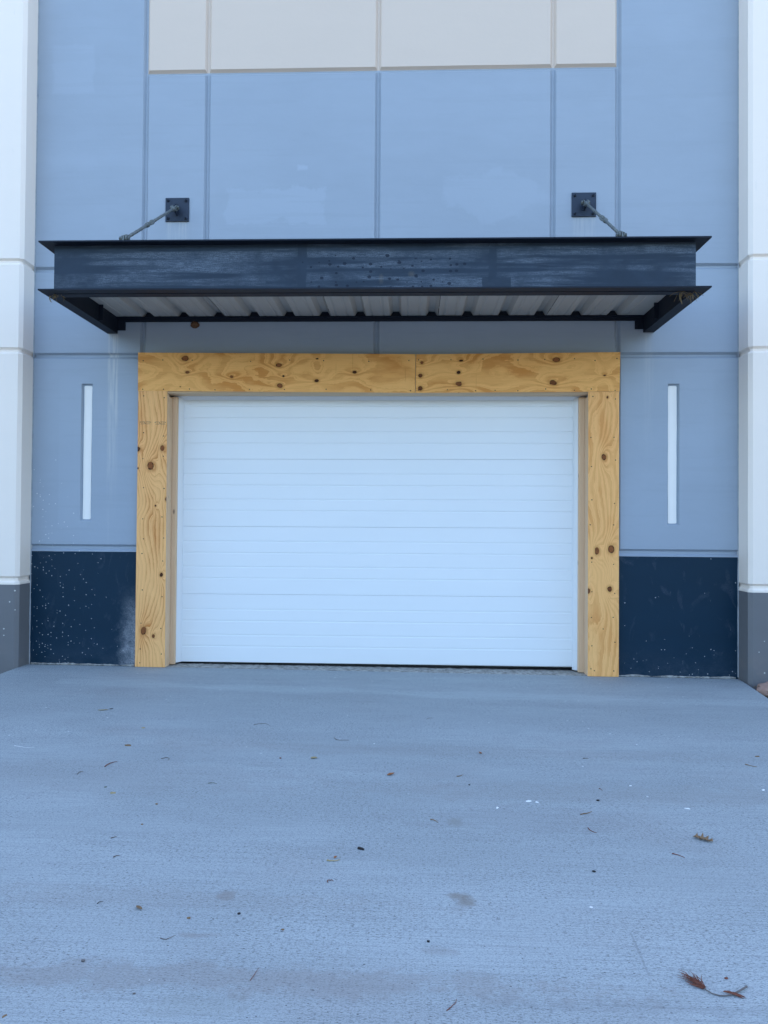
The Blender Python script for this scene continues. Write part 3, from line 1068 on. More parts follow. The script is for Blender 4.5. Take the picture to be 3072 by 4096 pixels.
ply_board("side_board", [(-2.577, 0.026), (-2.292, 0.024), (-2.299, 2.6215), (-2.577, 2.620)], PY0 + 0.001, PY1, M_PLY_L, KL, 29.0, 27.0, False, "left upright board with stamped marks")
ply_board("side_board", [(1.635, 0.0), (1.917, -0.001), (1.914, 2.617), (1.632, 2.615)], PY0 + 0.001, PY1, M_PLY_R, KR, 41.0, 15.0, False, "right upright board", amp=1.1)

# studs behind the plywood, jambs and stops
def lum(name, x0, x1, y0, y1, z0, z1, mat=M_LUM, label=None):
    m = MB(); m.bbox(x0, x1, y0, y1, z0, z1, 0.003); return m.build(name, mat, sur, label)
lum("backing_stud", -2.572, -2.300, -0.0395, -0.0005, 0.03, 2.60)
lum("backing_stud", 1.640, 1.910, -0.0395, -0.0005, 0.0, 2.60)
m = MB(); m.bbox(-2.56, 1.90, -0.0395, -0.0005, 2.662, 2.95, 0.003); m.build("backing_stud", M_LUMH, sur)
lum("jamb_board", -2.3345, -2.2925, -0.0385, 0.073, 0.02, 2.575)
lum("jamb_board", 1.6325, 1.6545, -0.0385, 0.073, 0.0, 2.575)
m = MB(); m.bbox(-2.3345, 1.6545, -0.0385, 0.125, 2.606, 2.658, 0.003); m.build("head_board", M_LUMH, sur)
lum("stop_board", -2.3345, -2.247, 0.079, 0.118, 0.025, 2.590)
lum("stop_board", 1.580, 1.6545, 0.079, 0.118, 0.005, 2.590)

# nail heads
def nails(mb, pts, y):
    for (x, z) in pts:
        x += random.uniform(-.006, .006); z += random.uniform(-.01, .01)
        r = random.uniform(.0048, .0060)
        mb.prism([(x + r * math.cos(t * math.pi / 4), z + r * math.sin(t * math.pi / 4)) for t in range(8)], 'y', y - 0.0008, y + 0.001)
mb = MB()
P = []
xh = -2.53
for x in (-2.53, -2.34, -2.06, -1.51, -1.14, -.82, -.40, -.02): P.append((x, 2.915 - 0.006 * (x + 2.5)))
for x in (-2.53, -2.34, -2.09, -1.84, -1.52, -1.19, -.80, -.38, -.01): P.append((x, 2.645 - 0.006 * (x + 2.5)))
for x in (.07, .37, .66, .98, 1.23, 1.50, 1.69, 1.89): P.append((x, 2.915))
for x in (.07, .34, .60, .78, .98, 1.24, 1.50, 1.66, 1.88): P.append((x, 2.635))
nails(mb, P, PY0 - 0.001)
P = []
for z in (2.575, 2.22, 1.985, 1.70, 1.42, 1.22, 1.08, .75, .43, .20, .07):
    P.append((-2.522 + random.uniform(-.012, .012), z)); P.append((-2.327 + random.uniform(-.006, .01), z + random.uniform(-.07, .03)))
for z in (2.575, 2.2, 1.93, 1.62, 1.40, 1.05, .78, .53, .28, .06):
    P.append((1.66 + random.uniform(-.004, .01), z)); P.append((1.875 + random.uniform(-.012, .01), z + random.uniform(-.03, .05)))
P.append((1.70, .06)); P.append((1.78, .44))
nails(mb, P, PY0 + 0.001)
mb.build("nail_heads", M_BLACK, sur, kind="stuff")

# stamped ink marks on the left board: squashed hollow "92" figures
mb = MB()
def stroke(pts, w=0.0022):
    for (a, b) in zip(pts[:-1], pts[1:]):
        a = Vector((a[0], a[1])); b = Vector((b[0], b[1]))
        d = (b - a).normalized(); n_ = Vector((-d.y, d.x)) * w / 2
        q = [a + n_, b + n_, b - n_, a - n_]
        mb.add([(p.x, PY0 + 0.0004, p.y) for p in q], [(0, 1, 2, 3)])
def zpt(zx, zy):            # stamp sheet units to board metres
    return (-2.5775 + (zx - 78) * 0.000365, 2.3215 - (zy - 895) * 0.000365)
for off, dy in ((0, 0), (388, 8)):
    nine = [[(245, 862), (165, 862), (135, 880), (160, 893), (245, 893), (262, 880), (245, 862)], [(262, 880), (262, 915), (245, 927), (155, 925)]]
    two = [[(280, 862), (400, 866), (425, 882), (400, 893), (300, 896), (275, 912), (290, 927), (412, 925)]]
    for s_ in nine + two:
        stroke([zpt(a + off, b + dy) for a, b in s_])
    stroke([zpt(262 + off, 905 + dy), zpt(278 + off, 905 + dy)])
mb.build("stamp_mark", M_INK, sur, "stamped 92 figures", fix=False)

# ------------------------------------------------------------------ white sectional door
door = thing("overhead_door", "white ribbed sectional garage door closed inside the plywood surround", "garage door", (-0.33, 0.17, 0.03))
DY = 0.172
DX0, DX1 = -2.27, 1.60


def door_section(z0, z1, last=False):
    h = 0.656
    prof = [(z0 + 0.0005, DY + 0.0035), (z0 + 0.0020, DY)]
    for fr in (1 - .766, 1 - .599, 1 - .392, 1 - .223):
        zc = z0 + h * fr
        if zc + 0.012 > z1: break
        prof += [(zc - 0.0085, DY), (zc - 0.0055, DY + 0.0026), (zc - 0.002, DY + 0.003), (zc + 0.000, DY + 0.0012), (zc + 0.0025, DY + 0.003), (zc + 0.0055, DY + 0.0026), (zc + 0.0085, DY)]
    prof += [(z1 - 0.0020, DY), (z1 - 0.0005, DY + 0.0035)]
    mb = MB()
    # very slight oil-canning of the skin along the length
    nseg = 24
    vs = []; fs = []
    np_ = len(prof)
    for k in range(nseg + 1):
        x = DX0 + (DX1 - DX0) * k / nseg
        sl = -0.0 * x
        for (z, y) in prof:
            vs.append((x, y + 0.0008 * mnoise.noise(Vector((x * 1.5, 0, z * 2))), z + 0.0025 * (x + 0.33) * 0.7))
    for k in range(nseg):
        for i in range(np_ - 1):
            a = k * np_ + i
            fs.append((a, a + np_, a + np_ + 1, a + 1))
    mb.add(vs, fs)
    mb.box(DX0, DX1, DY + 0.012, DY + 0.05, z0 + 0.006, z1 - 0.006)
    return mb.build("door_section", M_DOOR, door)


zs = [0.038, 0.6955, 1.350, 2.0045, 2.64]
for a, b in zip(zs[:-1], zs[1:]): door_section(a, b)
m = MB(); m.box(DX0, DX1, DY + 0.014, DY + 0.046, 0.034, 0.044)
m.build("bottom_rail", M_DOOR, door)
m = MB(); m.tube([(DX0, DY + 0.040, 0.016), (DX1, DY + 0.040, 0.020)], 0.018, 10, squash=1.0)
m.build("bottom_seal", M_RUBBER, door)
# white vinyl weather stops (bevelled nose towards the door)
m = MB(); m.prism([(-2.300, 0.1185), (-2.2475, 0.1185), (-2.2435, 0.122), (-2.2265, 0.138), (-2.209, 0.1655), (-2.209, 0.1705), (-2.300, 0.1705)], 'z', 0.035, 2.592)
m.build("weather_stop", M_VINYL, door)
m = MB(); m.prism([(1.640, 0.1185), (1.5805, 0.1185), (1.5765, 0.122), (1.5595, 0.138), (1.543, 0.1655), (1.543, 0.1705), (1.640, 0.1705)], 'z', 0.015, 2.592)
m.build("weather_stop", M_VINYL, door)
m = MB(); m.prism([(0.1275, 2.657), (0.1275, 2.603), (0.131, 2.599), (0.146, 2.592), (0.164, 2.578), (0.1705, 2.577), (0.1705, 2.657)], 'x', -2.300, 1.640)
m.build("weather_stop", M_VINYL, door)

# ------------------------------------------------------------------ canopy
can = thing("steel_canopy", "dark navy steel channel canopy with ribbed metal deck hanging over the door", "canopy", (-0.33, 0.0, 3.18))
TXL, TXR, TYF = -2.905, 2.248, -1.300
CB, CT, FW, FT, WT = 3.181, 3.568, 0.086, 0.011, 0.012
WXL, WXR, WYF = TXL + FW, TXR - FW, TYF + FW
# front channel: web + mitred flanges
m = MB()
for z0, z1 in ((CB, CB + FT), (CT - FT, CT)):
    m.prism([(TXL + 0.0005, TYF), (TXR - 0.0005, TYF), (WXR, WYF), (WXL, WYF)], 'z', z0, z1)
fl = m.build("front_flange", M_STEEL, can)
m = MB(); m.box(WXL, WXR, WYF - 0.001, WYF + WT, CB + FT, CT - FT)
m.build("front_web", M_FASCIA, can)
# side channels
for s, tx, wx in ((-1, TXL, WXL), (1, TXR, WXR)):
    m = MB()
    for z0, z1 in ((CB + 0.0004, CB + FT), (CT - FT, CT - 0.0004)):
        m.prism([(tx, TYF + 0.0012), (wx, WYF + 0.0004), (wx, 0.0), (tx, 0.0)], 'z', z0, z1)
    m.box(min(wx, wx - s * WT), max(wx, wx - s * WT), WYF + WT + 0.001, 0.0, CB, CT)
    # stiffener weld plate and end angle to the wall
    m.box(min(wx - s * WT, wx - s * 0.05), max(wx - s * WT, wx - s * 0.05), -0.42, -0.412, CB + FT, CT - FT)
    m.box(min(wx - s * WT, wx - s * 0.09), max(wx - s * WT, wx - s * 0.09), -0.010, -0.0005, CB + 0.03, CT - 0.03)
    m.build("side_channel", M_STEEL, can)
# inner angle behind the front channel (second dark strip seen from below)
m = MB()
m.box(WXL + 0.015, WXR - 0.015, WYF + WT + 0.002, WYF + WT + 0.084, CB - 0.001, CB + 0.008)
m.box(WXL + 0.015, WXR - 0.015, WYF + WT + 0.002, WYF + WT + 0.010, CB + 0.008, CB + 0.10)
m.box(WXL + 0.015, WXR - 0.015, WYF + WT + 0.03, WYF + WT + 0.038, CB + 0.008, 3.334)
m.build("inner_angle", M_STEEL, can)
# wall ledger angle
m = MB()
m.box(WXL + 0.02, WXR - 0.02, -0.012, -0.0005, 3.290, 3.332)
m.box(WXL + 0.02, WXR - 0.02, -0.045, -0.012, 3.324, 3.332)
m.box(WXL + 0.02, WXR - 0.02, -0.008, -0.0006, 3.332, 3.41)
m.build("ledger_angle", M_STEEL, can)
# deck sheets
RIBS = [-2.493 + 0.3348 * k for k in range(14)]
joints = [WXL + 0.016] + [RIBS[1] + 0.335 * q + 0.062 for q in (1, 4, 7, 10)] + [WXR - 0.016]
joints = [WXL + 0.016, RIBS[2] + 0.058, RIBS[5] - 0.062 + 0.12, RIBS[8] + 0.058, RIBS[11] + 0.058, WXR - 0.016]
def deck(x0, x1, dz):
    z = 3.334 + dz
    pr = [(x0, z)]
    for r in RIBS:
        if r - 0.05 < x0 + 0.001 or r + 0.05 > x1 - 0.001: 
            continue
        # two slight stiffening beads in the pan before each rib
        for q in (-0.225, -0.115):
            c = r + q
            if c - 0.02 > pr[-1][0]: pr += [(c - 0.014, z), (c - 0.007, z + 0.005), (c + 0.007, z + 0.005), (c + 0.014, z)]
        pr += [(r - 0.056, z), (r - 0.027, z + 0.046), (r + 0.027, z + 0.046), (r + 0.056, z)]
    for q in (0.11, 0.22):
        c = pr[-1][0] + q - 0.045
        if c + 0.03 < x1: pr += [(c - 0.014, z), (c - 0.007, z + 0.005), (c + 0.007, z + 0.005), (c + 0.014, z)]
    pr.append((x1, z))
    m = MB()
    n = len(pr)
    ya, yb = WYF + 0.045, -0.004
    vs = [(x, ya, zz) for x, zz in pr] + [(x, yb, zz) for x, zz in pr] + [(x, ya, zz + 0.0018) for x, zz in pr] + [(x, yb, zz + 0.0018) for x, zz in pr]
    fs = []
    for i in range(n - 1):
        fs.append((i, i + 1, n + i + 1, n + i)); fs.append((2 * n + i, 3 * n + i, 3 * n + i + 1, 2 * n + i + 1))
        fs.append((i, 2 * n + i, 2 * n + i + 1, i + 1)); fs.append((n + i, n + i + 1, 3 * n + i + 1, 3 * n + i))
    m.add(vs, fs)
    return m.build("deck_sheet", M_DECK, can)
for k in range(len(joints) - 1):
    deck(joints[k] + (0.0025 if k else 0), joints[k + 1] - 0.0025, 0.0012 if k % 2 else 0.0)
# closure plate over the deck so no sky leaks at the rear and front
m = MB(); m.box(WXL + 0.016, WXR - 0.016, WYF + 0.02, -0.001, 3.43, 3.438)
m.build("top_sheet", M_STEEL, can)

# ------------------------------------------------------------------ tie rods
def tie_rod(x, zc, lowx, label):
    t = thing("tie_rod_hanger", label, "tie rod", (x, 0.0, zc - 0.11), "tie rods holding the canopy")
    s = 0.113
    m = MB(); m.bbox(x - s, x + s, -0.013, -0.0003, zc - s, zc + s, 0.002)
    pl = m.build("wall_plate", M_PLATE, t)
    for bx in (-0.085, 0.085):
        for bz in (-0.085, 0.085):
            b = MB()
            b.tube([(x + bx, -0.013, zc + bz), (x + bx, -0.017, zc + bz)], 0.015, 12)
            b.tube([(x + bx, -0.017, zc + bz), (x + bx, -0.028, zc + bz)], 0.011, 6)
            b.tube([(x + bx, -0.028, zc + bz), (x + bx, -0.040, zc + bz)], 0.006, 8)
            b.build("bolt", M_PLATE, pl)
    # lug on the plate + clevis pin
    top = Vector((x, -0.075, zc - 0.012)); low = Vector((lowx, -1.205, CT + 0.045))
    d = (low - top).normalized()
    side = Vector((1, 0, 0))
    def fork(c, dirn, name):
        m = MB()
        for sx in (-1, 1):
            a = c + side * sx * 0.017 - dirn * 0.022; b = c + side * sx * 0.017 + dirn * 0.055
            perp = side.cross(dirn).normalized()
            ring = []
            for k in range(9):
                th = math.pi / 2 + math.pi * k / 8
                ring.append(c + side * sx * 0.017 + dirn * (math.cos(th) * 0.026) + perp * (math.sin(th) * 0.026))
            ring += [b - perp * 0.018, b + perp * 0.018]
            hw = side * 0.0055
            n = len(ring)
            vs = [p - hw for p in ring] + [p + hw for p in ring]
            fs = [tuple(range(n)), tuple(range(n, 2 * n))] + [(i, (i + 1) % n, n + (i + 1) % n, n + i) for i in range(n)]
            m.add(vs, fs)
        m.tube([c + dirn * 0.048, c + dirn * 0.085], [0.026, 0.016], 12)
        return m.build(name, M_GALV, t)
    fork(top, d, "clevis"); fork(low, -d, "clevis")
    for c in (top, low):
        m = MB()
        m.tube([c - side * 0.036, c + side * 0.036], 0.011, 10)
        m.tube([c - side * 0.040, c - side * 0.029], 0.019, 6)
        m.tube([c + side * 0.029, c + side * 0.038], 0.018, 6)
        m.build("clevis_pin", M_GALV, t)
    m = MB(); m.prism([(top.y - 0.022, zc - 0.045), (top.y - 0.022, zc + 0.02), (-0.013, zc + 0.045), (-0.013, zc - 0.06)], 'x', x - 0.006, x + 0.006)
    m.build("wall_lug", M_PLATE, t)
    m = MB(); m.prism([(low.y - 0.045, CT), (low.y + 0.045, CT), (low.y + 0.022, low.z + 0.024), (low.y - 0.022, low.z + 0.024)], 'x', lowx - 0.006, lowx + 0.006)
    m.build("canopy_lug", M_GALV, t)
    L = (low - top).length
    m = MB()
    f0, f1 = 0.50, 0.595
    m.tube([top + d * 0.07, top + d * L * (f0 + 0.03)], 0.0125, 10)
    m.tube([low - d * 0.07, top + d * L * (f1 - 0.03)], 0.0125, 10)
    # old paint collars
    for q in (0.30, 0.42, 0.70, 0.78, 0.86):
        m.tube([top + d * L * q, top + d * (L * q + 0.035)], 0.0135, 10)
    m.build("rod", M_GALV, t)
    # turnbuckle: two bosses joined by two bars
    m = MB()
    A = top + d * L * f0; B = top + d * L * f1
    m.tube([A - d * 0.03, A + d * 0.012], [0.017, 0.022], 8)
    m.tube([B - d * 0.012, B + d * 0.03], [0.022, 0.017], 8)
    perp = side
    for s_ in (-1, 1):
        m.tube([A - d * 0.006, A + perp * s_ * 0.016 + d * 0.015, A + perp * s_ * 0.023 + d * 0.04, B + perp * s_ * 0.023 - d * 0.04, B + perp * s_ * 0.016 - d * 0.015, B + d * 0.006], 0.0085, 6)
    m.build("turnbuckle", M_GALV, t)
    return t


tie_rod(-2.242, 4.3635, -2.262, "galvanised tie rod with turnbuckle on a square black wall plate above the canopy's left end")
tie_rod(1.598, 4.379, 1.603, "galvanised tie rod with turnbuckle on a square black wall plate above the canopy's right end")

# ------------------------------------------------------------------ small things up high
M_MUD = mortar("mud", (0.10, 0.050, 0.026), (0.18, 0.095, 0.05))
M_STRAW = flat("dry_straw", (0.20, 0.15, 0.08), 0.8)
bm = bmesh.new(); bmesh.ops.create_icosphere(bm, subdivisions=3, radius=1)
for v in bm.verts:
    k = 1 + 0.25 * mnoise.noise(v.co * 2.5)
    v.co = Vector((v.co.x * 0.042 * k, min(v.co.y, 0.35) * 0.028 * k, v.co.z * 0.034 * k))
me = bpy.data.meshes.new("mud_nest"); bm.to_mesh(me); bm.free(); me.materials.append(M_MUD)
o = bpy.data.objects.new("mud_nest", me); scene.collection.objects.link(o); o.location = (-2.06, -0.006, 3.262)
setp(o, "brown lump of mud stuck to the wall just under the canopy", "mud nest")


def straw_nest(c, n, label, sc=1.0):
    m = MB()
    for i in range(n):
        p = Vector(c) + Vector((random.uniform(-.10, .07), random.uniform(-.04, .06), random.uniform(-.004, .01))) * sc
        pts = [p]
        d = Vector((random.uniform(-1, 1), random.uniform(-.6, .6), random.uniform(-.5, .4))).normalized()
        for k in range(5):
            d = (d + Vector((random.uniform(-.5, .5), random.uniform(-.4, .4), random.uniform(-.7, .15)))).normalized()
            q = pts[-1] + d * 0.016 * sc
            q.z = min(q.z, c[2] + 0.012)
            pts.append(q)
        m.tube(pts, [0.0022, .002, .002, .0018, .0015, .001], 4)
    m.tube([Vector(c) + Vector((-.07, 0, 0)), Vector(c) + Vector((-.075, 0, -.02)) , Vector(c) + Vector((-.066, 0, -.045)), Vector(c) + Vector((-.055, 0, -.085 * sc))], [.006, .005, .004, .002], 5)
    o = m.build("nest_straw", M_STRAW)
    rebase(o, c)
    return setp(o, label, "nest straw")
straw_nest((2.13, -1.17, CB - 0.004), 26, "tan dry straw hanging from the canopy's right front corner")
straw_nest((-2.80, -1.17, CB - 0.004), 14, "small dark tuft of nest straw under the canopy's left front corner", 0.6)

# ------------------------------------------------------------------ rock and litter right of the slab
def rockm():
    g = G("red_brown_rock", 0.9, 0.2); p, x, y, z = g.pos()
    n = g.noise(p, 9, 6, 0.7); n2 = g.noise(p, 45, 5, 0.7)
    c = g.mix(g.ss(n, 0.3, 0.7), (0.33, 0.205, 0.16), (0.44, 0.29, 0.235))
    c = g.mix(g.mul(g.ss(n2, 0.6, 0.72), 0.5), c, (0.14, 0.09, 0.07))
    g.color(c); g.bump(g.add(n, g.mul(n2, 0.5)), 0.7, 0.02); return g.mat
bm = bmesh.new(); bmesh.ops.create_icosphere(bm, subdivisions=5, radius=1)
for v in bm.verts:
    k = 1 + 0.16 * mnoise.noise(v.co * 1.7 + Vector((3, 1, 2))) + 0.06 * mnoise.noise(v.co * 5) + 0.02 * mnoise.noise(v.co * 14)
    v.co = Vector((v.co.x * 0.29 * k, v.co.y * 0.15 * k, max(-0.055, math.copysign(abs(v.co.z) ** 0.7, v.co.z) * 0.082 * k)))
for f in bm.faces: f.smooth = True
me = bpy.data.meshes.new("rock"); bm.to_mesh(me); bm.free(); me.materials.append(rockm())
o = bpy.data.objects.new("rock", me); scene.collection.objects.link(o); o.location = (3.27, -0.45, -0.022)
setp(o, "reddish brown rock lying on the soil against the right pilaster", "rock")
m = MB()
for i in range(420):
    x = random.uniform(2.93, 3.9); y = random.uniform(-2.2, -0.25)
    if i < 160: x = random.uniform(2.93, 3.4); y = random.uniform(-1.2, -0.45)
    lim = 2.86 if y < -1.0 else 2.93
    x = max(x, lim + 0.05)
    z = -0.058 + random.uniform(-.01, .035)
    a = random.uniform(0, 6.28); L = random.uniform(0.04, 0.14); b = random.uniform(-.6, .6)
    p0 = Vector((x, y, z)); p1 = p0 + Vector((math.cos(a), math.sin(a), 0.15)) * L * .5; p2 = p1 + Vector((math.cos(a + b), math.sin(a + b), -0.2)) * L * .5
    if min(p1.x, p2.x) < lim: continue
    m.tube([p0, p1, p2], [.0016, .002, .001], 4)
m.build("pine_straw_litter", flat("pine_straw", (0.24, 0.155, 0.085), 0.8, 0.5, 8), kind="stuff")

# ------------------------------------------------------------------ debris on the slab
M_TWIG = flat("dark_twig", (0.12, 0.095, 0.08), 0.8, 0.5)
M_RED = flat("red_brown_twig", (0.16, 0.055, 0.035), 0.8, 0.5)
M_LEAF = flat("dry_leaf", (0.21, 0.13, 0.07), 0.75, 0.45)
M_TAN = flat("tan_leaf", (0.34, 0.27, 0.14), 0.75, 0.3)
M_ORG = flat("orange_leaf", (0.30, 0.12, 0.05), 0.75, 0.3)
M_WHITE = flat("white_flake", (0.82, 0.83, 0.83), 0.6, 0.05)
M_BLK = flat("black_bit", (0.018, 0.016, 0.018), 0.6, 0.4)
M_GRN = flat("green_bit", (0.07, 0.085, 0.05), 0.8, 0.3)
M_STEM = flat("grey_stem", (0.13, 0.115, 0.11), 0.7, 0.3)


def gz(x, y): return SX(x)


def single(m, name, mat, label, cat, base, group=None):
    o = m.build(name, mat)
    rebase(o, base)
    return setp(o, label, cat, group)


def twig(pts, label, mat=None, r=0.0028, cat="twig", name="twig", taper=0.4):
    r *= 0.75
    mat = mat or M_TWIG
    if len(pts) == 2:
        a, b = Vector(pts[0]), Vector(pts[1])
        mid = (a + b) / 2 + Vector((-(b - a).y, (b - a).x)) * random.uniform(-.12, .12)
        pts = [pts[0], tuple(mid), pts[1]]
    # smooth through the points
    P3 = []
    n = len(pts)
    for i in range(n - 1):
        p0 = Vector(pts[max(i - 1, 0)]); p1 = Vector(pts[i]); p2 = Vector(pts[i + 1]); p3 = Vector(pts[min(i + 2, n - 1)])
        for k in range(4):
            t = k / 4
            q = 0.5 * ((2 * p1) + (-p0 + p2) * t + (2 * p0 - 5 * p1 + 4 * p2 - p3) * t * t + (-p0 + 3 * p1 - 3 * p2 + p3) * t ** 3)
            P3.append(q)
    P3.append(Vector(pts[-1]))
    m = MB(); k = len(P3)
    V = [(p.x, p.y, gz(p.x, p.y) + r * 0.85 + 0.003 * math.sin(math.pi * i / (k - 1)) * random.uniform(0.2, 1)) for i, p in enumerate(P3)]
    m.tube(V, [r * (1 - (1 - taper) * i / (k - 1)) * random.uniform(.85, 1.15) for i in range(k)], 6)
    return single(m, name, mat, label, cat, (V[0][0], V[0][1], gz(V[0][0], 0)))


def leaf(p, L, W, ang, label, mat=None, curl=0.35, name="leaf", cat="leaf"):
    mat = mat or M_LEAF
    nu, nv = 10, 4
    vs = []; fs = []
    a = math.radians(ang); ca, sa = math.cos(a), math.sin(a)
    for i in range(nu + 1):
        u = i / nu; w = W * (math.sin(math.pi * min(1, u * 0.96 + 0.04)) ** 0.8) * (1 + 0.25 * mnoise.noise(Vector((u * 6, p[0] * 9, 0))))
        for j in range(nv + 1):
            v = (j / nv - 0.5)
            lx = (u - 0.5) * L; ly = v * w + 0.1 * L * (u - 0.5) ** 2
            z = 0.0015 + curl * abs(v) * w + curl * 0.5 * L * (u - 0.5) ** 2
            vs.append((p[0] + lx * ca - ly * sa, p[1] + lx * sa + ly * ca, gz(p[0], 0) + z))
    for i in range(nu):
        for j in range(nv):
            q = i * (nv + 1) + j
            fs.append((q, q + 1, q + nv + 2, q + nv + 1))
    m = MB(); m.add(vs, fs, 0, True)
    o = single(m, name, mat, label, cat, (p[0], p[1], gz(p[0], 0)))
    md = o.modifiers.new("thickness", 'SOLIDIFY'); md.thickness = 0.0006
    return o


def chip(p, L, W, ang, label, mat=None, name="paint_flake", cat="paint flake", h=0.0015, nose=0.0):
    L *= 0.85; W *= 0.8
    mat = mat or M_WHITE
    n = 9; pts = []
    a = math.radians(ang); ca, sa = math.cos(a), math.sin(a)
    rs = np.random.RandomState(int(abs(p[0] * 977 + p[1] * 331)) + 3)
    for k in range(n):
        t = 2 * math.pi * k / n; r = 1 + rs.uniform(-.28, .28)
        lx, ly = math.cos(t) * L / 2 * r, math.sin(t) * W / 2 * r
        pts.append((p[0] + lx * ca - ly * sa, p[1] + lx * sa + ly * ca))
    z = gz(p[0], 0)
    m = MB()
    c = (p[0], p[1])
    top = [(c[0] + (x - c[0]) * .85, c[1] + (y - c[1]) * .85, z + h + rs.uniform(0, .002)) for x, y in pts]
    bot = [(x, y, z - 0.0005) for x, y in pts]
    fs = [tuple(range(n))] + [(i, (i + 1) % n, n + (i + 1) % n, n + i) for i in range(n)]
    m.add(top + bot, fs)
    return single(m, name, mat, label, cat, (p[0], p[1], z))


def pebble(p, r, label, mat=None, name="pebble", cat="pebble"):
    r *= 0.75
    mat = mat or M_BLK
    bm = bmesh.new(); bmesh.ops.create_icosphere(bm, subdivisions=2, radius=r)
    for v in bm.verts:
        k = 1 + 0.35 * mnoise.noise(v.co / r * 1.3 + Vector((p[0] * 7, p[1] * 5, 0)))
        v.co = Vector((v.co.x * k * 1.3, v.co.y * k, v.co.z * 0.6 * k))
    me = bpy.data.meshes.new(name); bm.to_mesh(me); bm.free(); me.materials.append(mat)
    o = bpy.data.objects.new(name, me); scene.collection.objects.link(o); o.location = (p[0], p[1], gz(p[0], 0) + r * 0.45)
    return setp(o, label, cat)


# left half of the drive, far to near
leaf((-2.215, -1.605), .075, .018, 18, "pale tan grass blade on the slab in front of the left plywood board", M_TAN)
chip((-2.175, -1.56), .030, .014, 20, "black scrap at the right tip of the pale grass blade", M_BLK, "bark_scrap", "scrap")
chip((-1.768, -2.016), .030, .022, 10, "small tan crumb below the left jamb of the door", M_TAN, "leaf_crumb", "leaf crumb")
twig([(-2.40, -2.453), (-2.352, -2.474), (-2.298, -2.49), (-2.27, -2.47)], "white thread lying near the left edge of the picture", M_WHITE, .0016, "thread", "thread")
chip((-1.72, -2.398), .045, .024, -15, "crumpled brown leaf fragment left of centre, above the reddish twig", M_LEAF, "leaf_fragment", "leaf fragment", .006)
twig([(-1.70, -2.78), (-1.693, -2.728), (-1.665, -2.695)], "thick reddish twig with a paler tip on the left of the drive", M_RED, .004)
twig([(-1.436, -2.622), (-1.414, -2.608), (-1.39, -2.62), (-1.387, -2.65)], "thin brown hooked twig to the right of the thick reddish twig")
twig([(-1.796, -2.911), (-1.798, -2.88), (-1.78, -2.872)], "short dark bent twig to the left below the thick reddish twig")
chip((-1.568, -3.082), .020, .012, 30, "dark green speck on the left of the drive above the tan chip", M_GRN, "moss_bit", "moss")
chip((-1.496, -3.16), .034, .018, 12, "rectangular tan wood chip on the left of the drive", M_TAN, "wood_chip", "wood chip", .004)
twig([(-1.058, -2.992), (-1.01, -2.993)], "straight olive straw lying level with the reddish twig, left of centre", M_GRN, .0022)
pebble((-1.228, -3.287), .007, "small brown crumb right below the tan wood chip", M_LEAF, "soil_crumb", "crumb")
pebble((-1.211, -3.523), .006, "tiny brown crumb above the short dark twig on the left", M_LEAF, "soil_crumb", "crumb")
twig([(-1.292, -3.675), (-1.272, -3.659)], "tiny black twig on the left just above the middle of the foreground")
twig([(-1.21, -3.847), (-1.19, -3.831)], "small dark twig sloping up to the right, left foreground")
twig([(-1.12, -4.205), (-1.105, -4.187)], "tiny black twig beside the brown leaf curl in the left foreground", M_BLK, .0022)
leaf((-.958, -4.228), .034, .014, -35, "brown curled leaf fragment in the left foreground", M_LEAF, 0.8)
chip((-.763, -4.279), .016, .007, 0, "dark brown seed husk right of the brown leaf curl", M_LEAF, "seed_husk", "seed husk", .004)
pebble((-.596, -4.24), .0065, "black crumb in the lower left foreground, nearest the centre line", M_BLK, "soil_crumb", "crumb")
twig([(-.819, -4.404), (-.80, -4.412), (-.788, -4.402), (-.775, -4.384)], "smoothly curved grey-brown twig in the left foreground", M_STEM, .0022)
pebble((-1.018, -4.54), .0065, "grey-brown pebble near the bottom left of the drive", flat("pebble_grey", (.12, .11, .11)))
chip((-.799, -4.685), .013, .008, 40, "small grey flake at the bottom, below the curved twig", M_STEM, "stone_flake", "stone flake")
chip((-1.121, -4.80), .022, .007, 62, "dark bark sliver in the bottom left corner", M_LEAF, "bark_sliver", "bark")
# middle
twig([(-1.056, -1.883), (-1.005, -1.852), (-.964, -1.868), (-.931, -1.929)], "long thin hair-like stem bent over, in front of the door left of centre", M_STEM, .0020)
twig([(-.478, -2.135), (-.454, -2.184), (-.38, -2.179)], "hooked thin stem in front of the door's centre", M_TWIG, .0026)
leaf((-.555, -2.548), .042, .026, 20, "small yellowish leaf scrap in front of the door, left of centre", M_TAN, .5)
pebble((-.751, -2.56), .007, "dark red berry crumb left of the yellowish leaf scrap", M_RED, "berry", "berry")
leaf((-.098, -2.79), .055, .022, 45, "reddish brown folded leaf just right of the picture's centre line", M_ORG, .6)
twig([(.263, -2.788), (.285, -2.785), (.298, -2.760)], "short brown twig with an upturned end, right of the reddish brown folded leaf", M_LEAF, .003)
leaf((.431, -2.379), .034, .014, -60, "small brown comma-shaped leaf curl right of centre", M_ORG, .8)
twig([(.126, -1.639), (.145, -1.618), (.17, -1.617)], "thin pale curved stem near the door, right of centre", M_STEM, .002)
twig([(.102, -3.377), (.120, -3.388), (.137, -3.412)], "brown scraggy twig above the greenish stain", M_LEAF, .0032)
pebble((.322, -2.913), .0055, "black grit grain below the short upturned twig")
chip((.435, -3.213), .026, .012, 70, "upright white paint flake left of the torn white paper", M_WHITE)
chip((-.201, -3.706), .034, .015, -25, "black shrivelled leaf scrap just left of centre in the foreground", M_BLK, "leaf_fragment", "leaf fragment", .006)
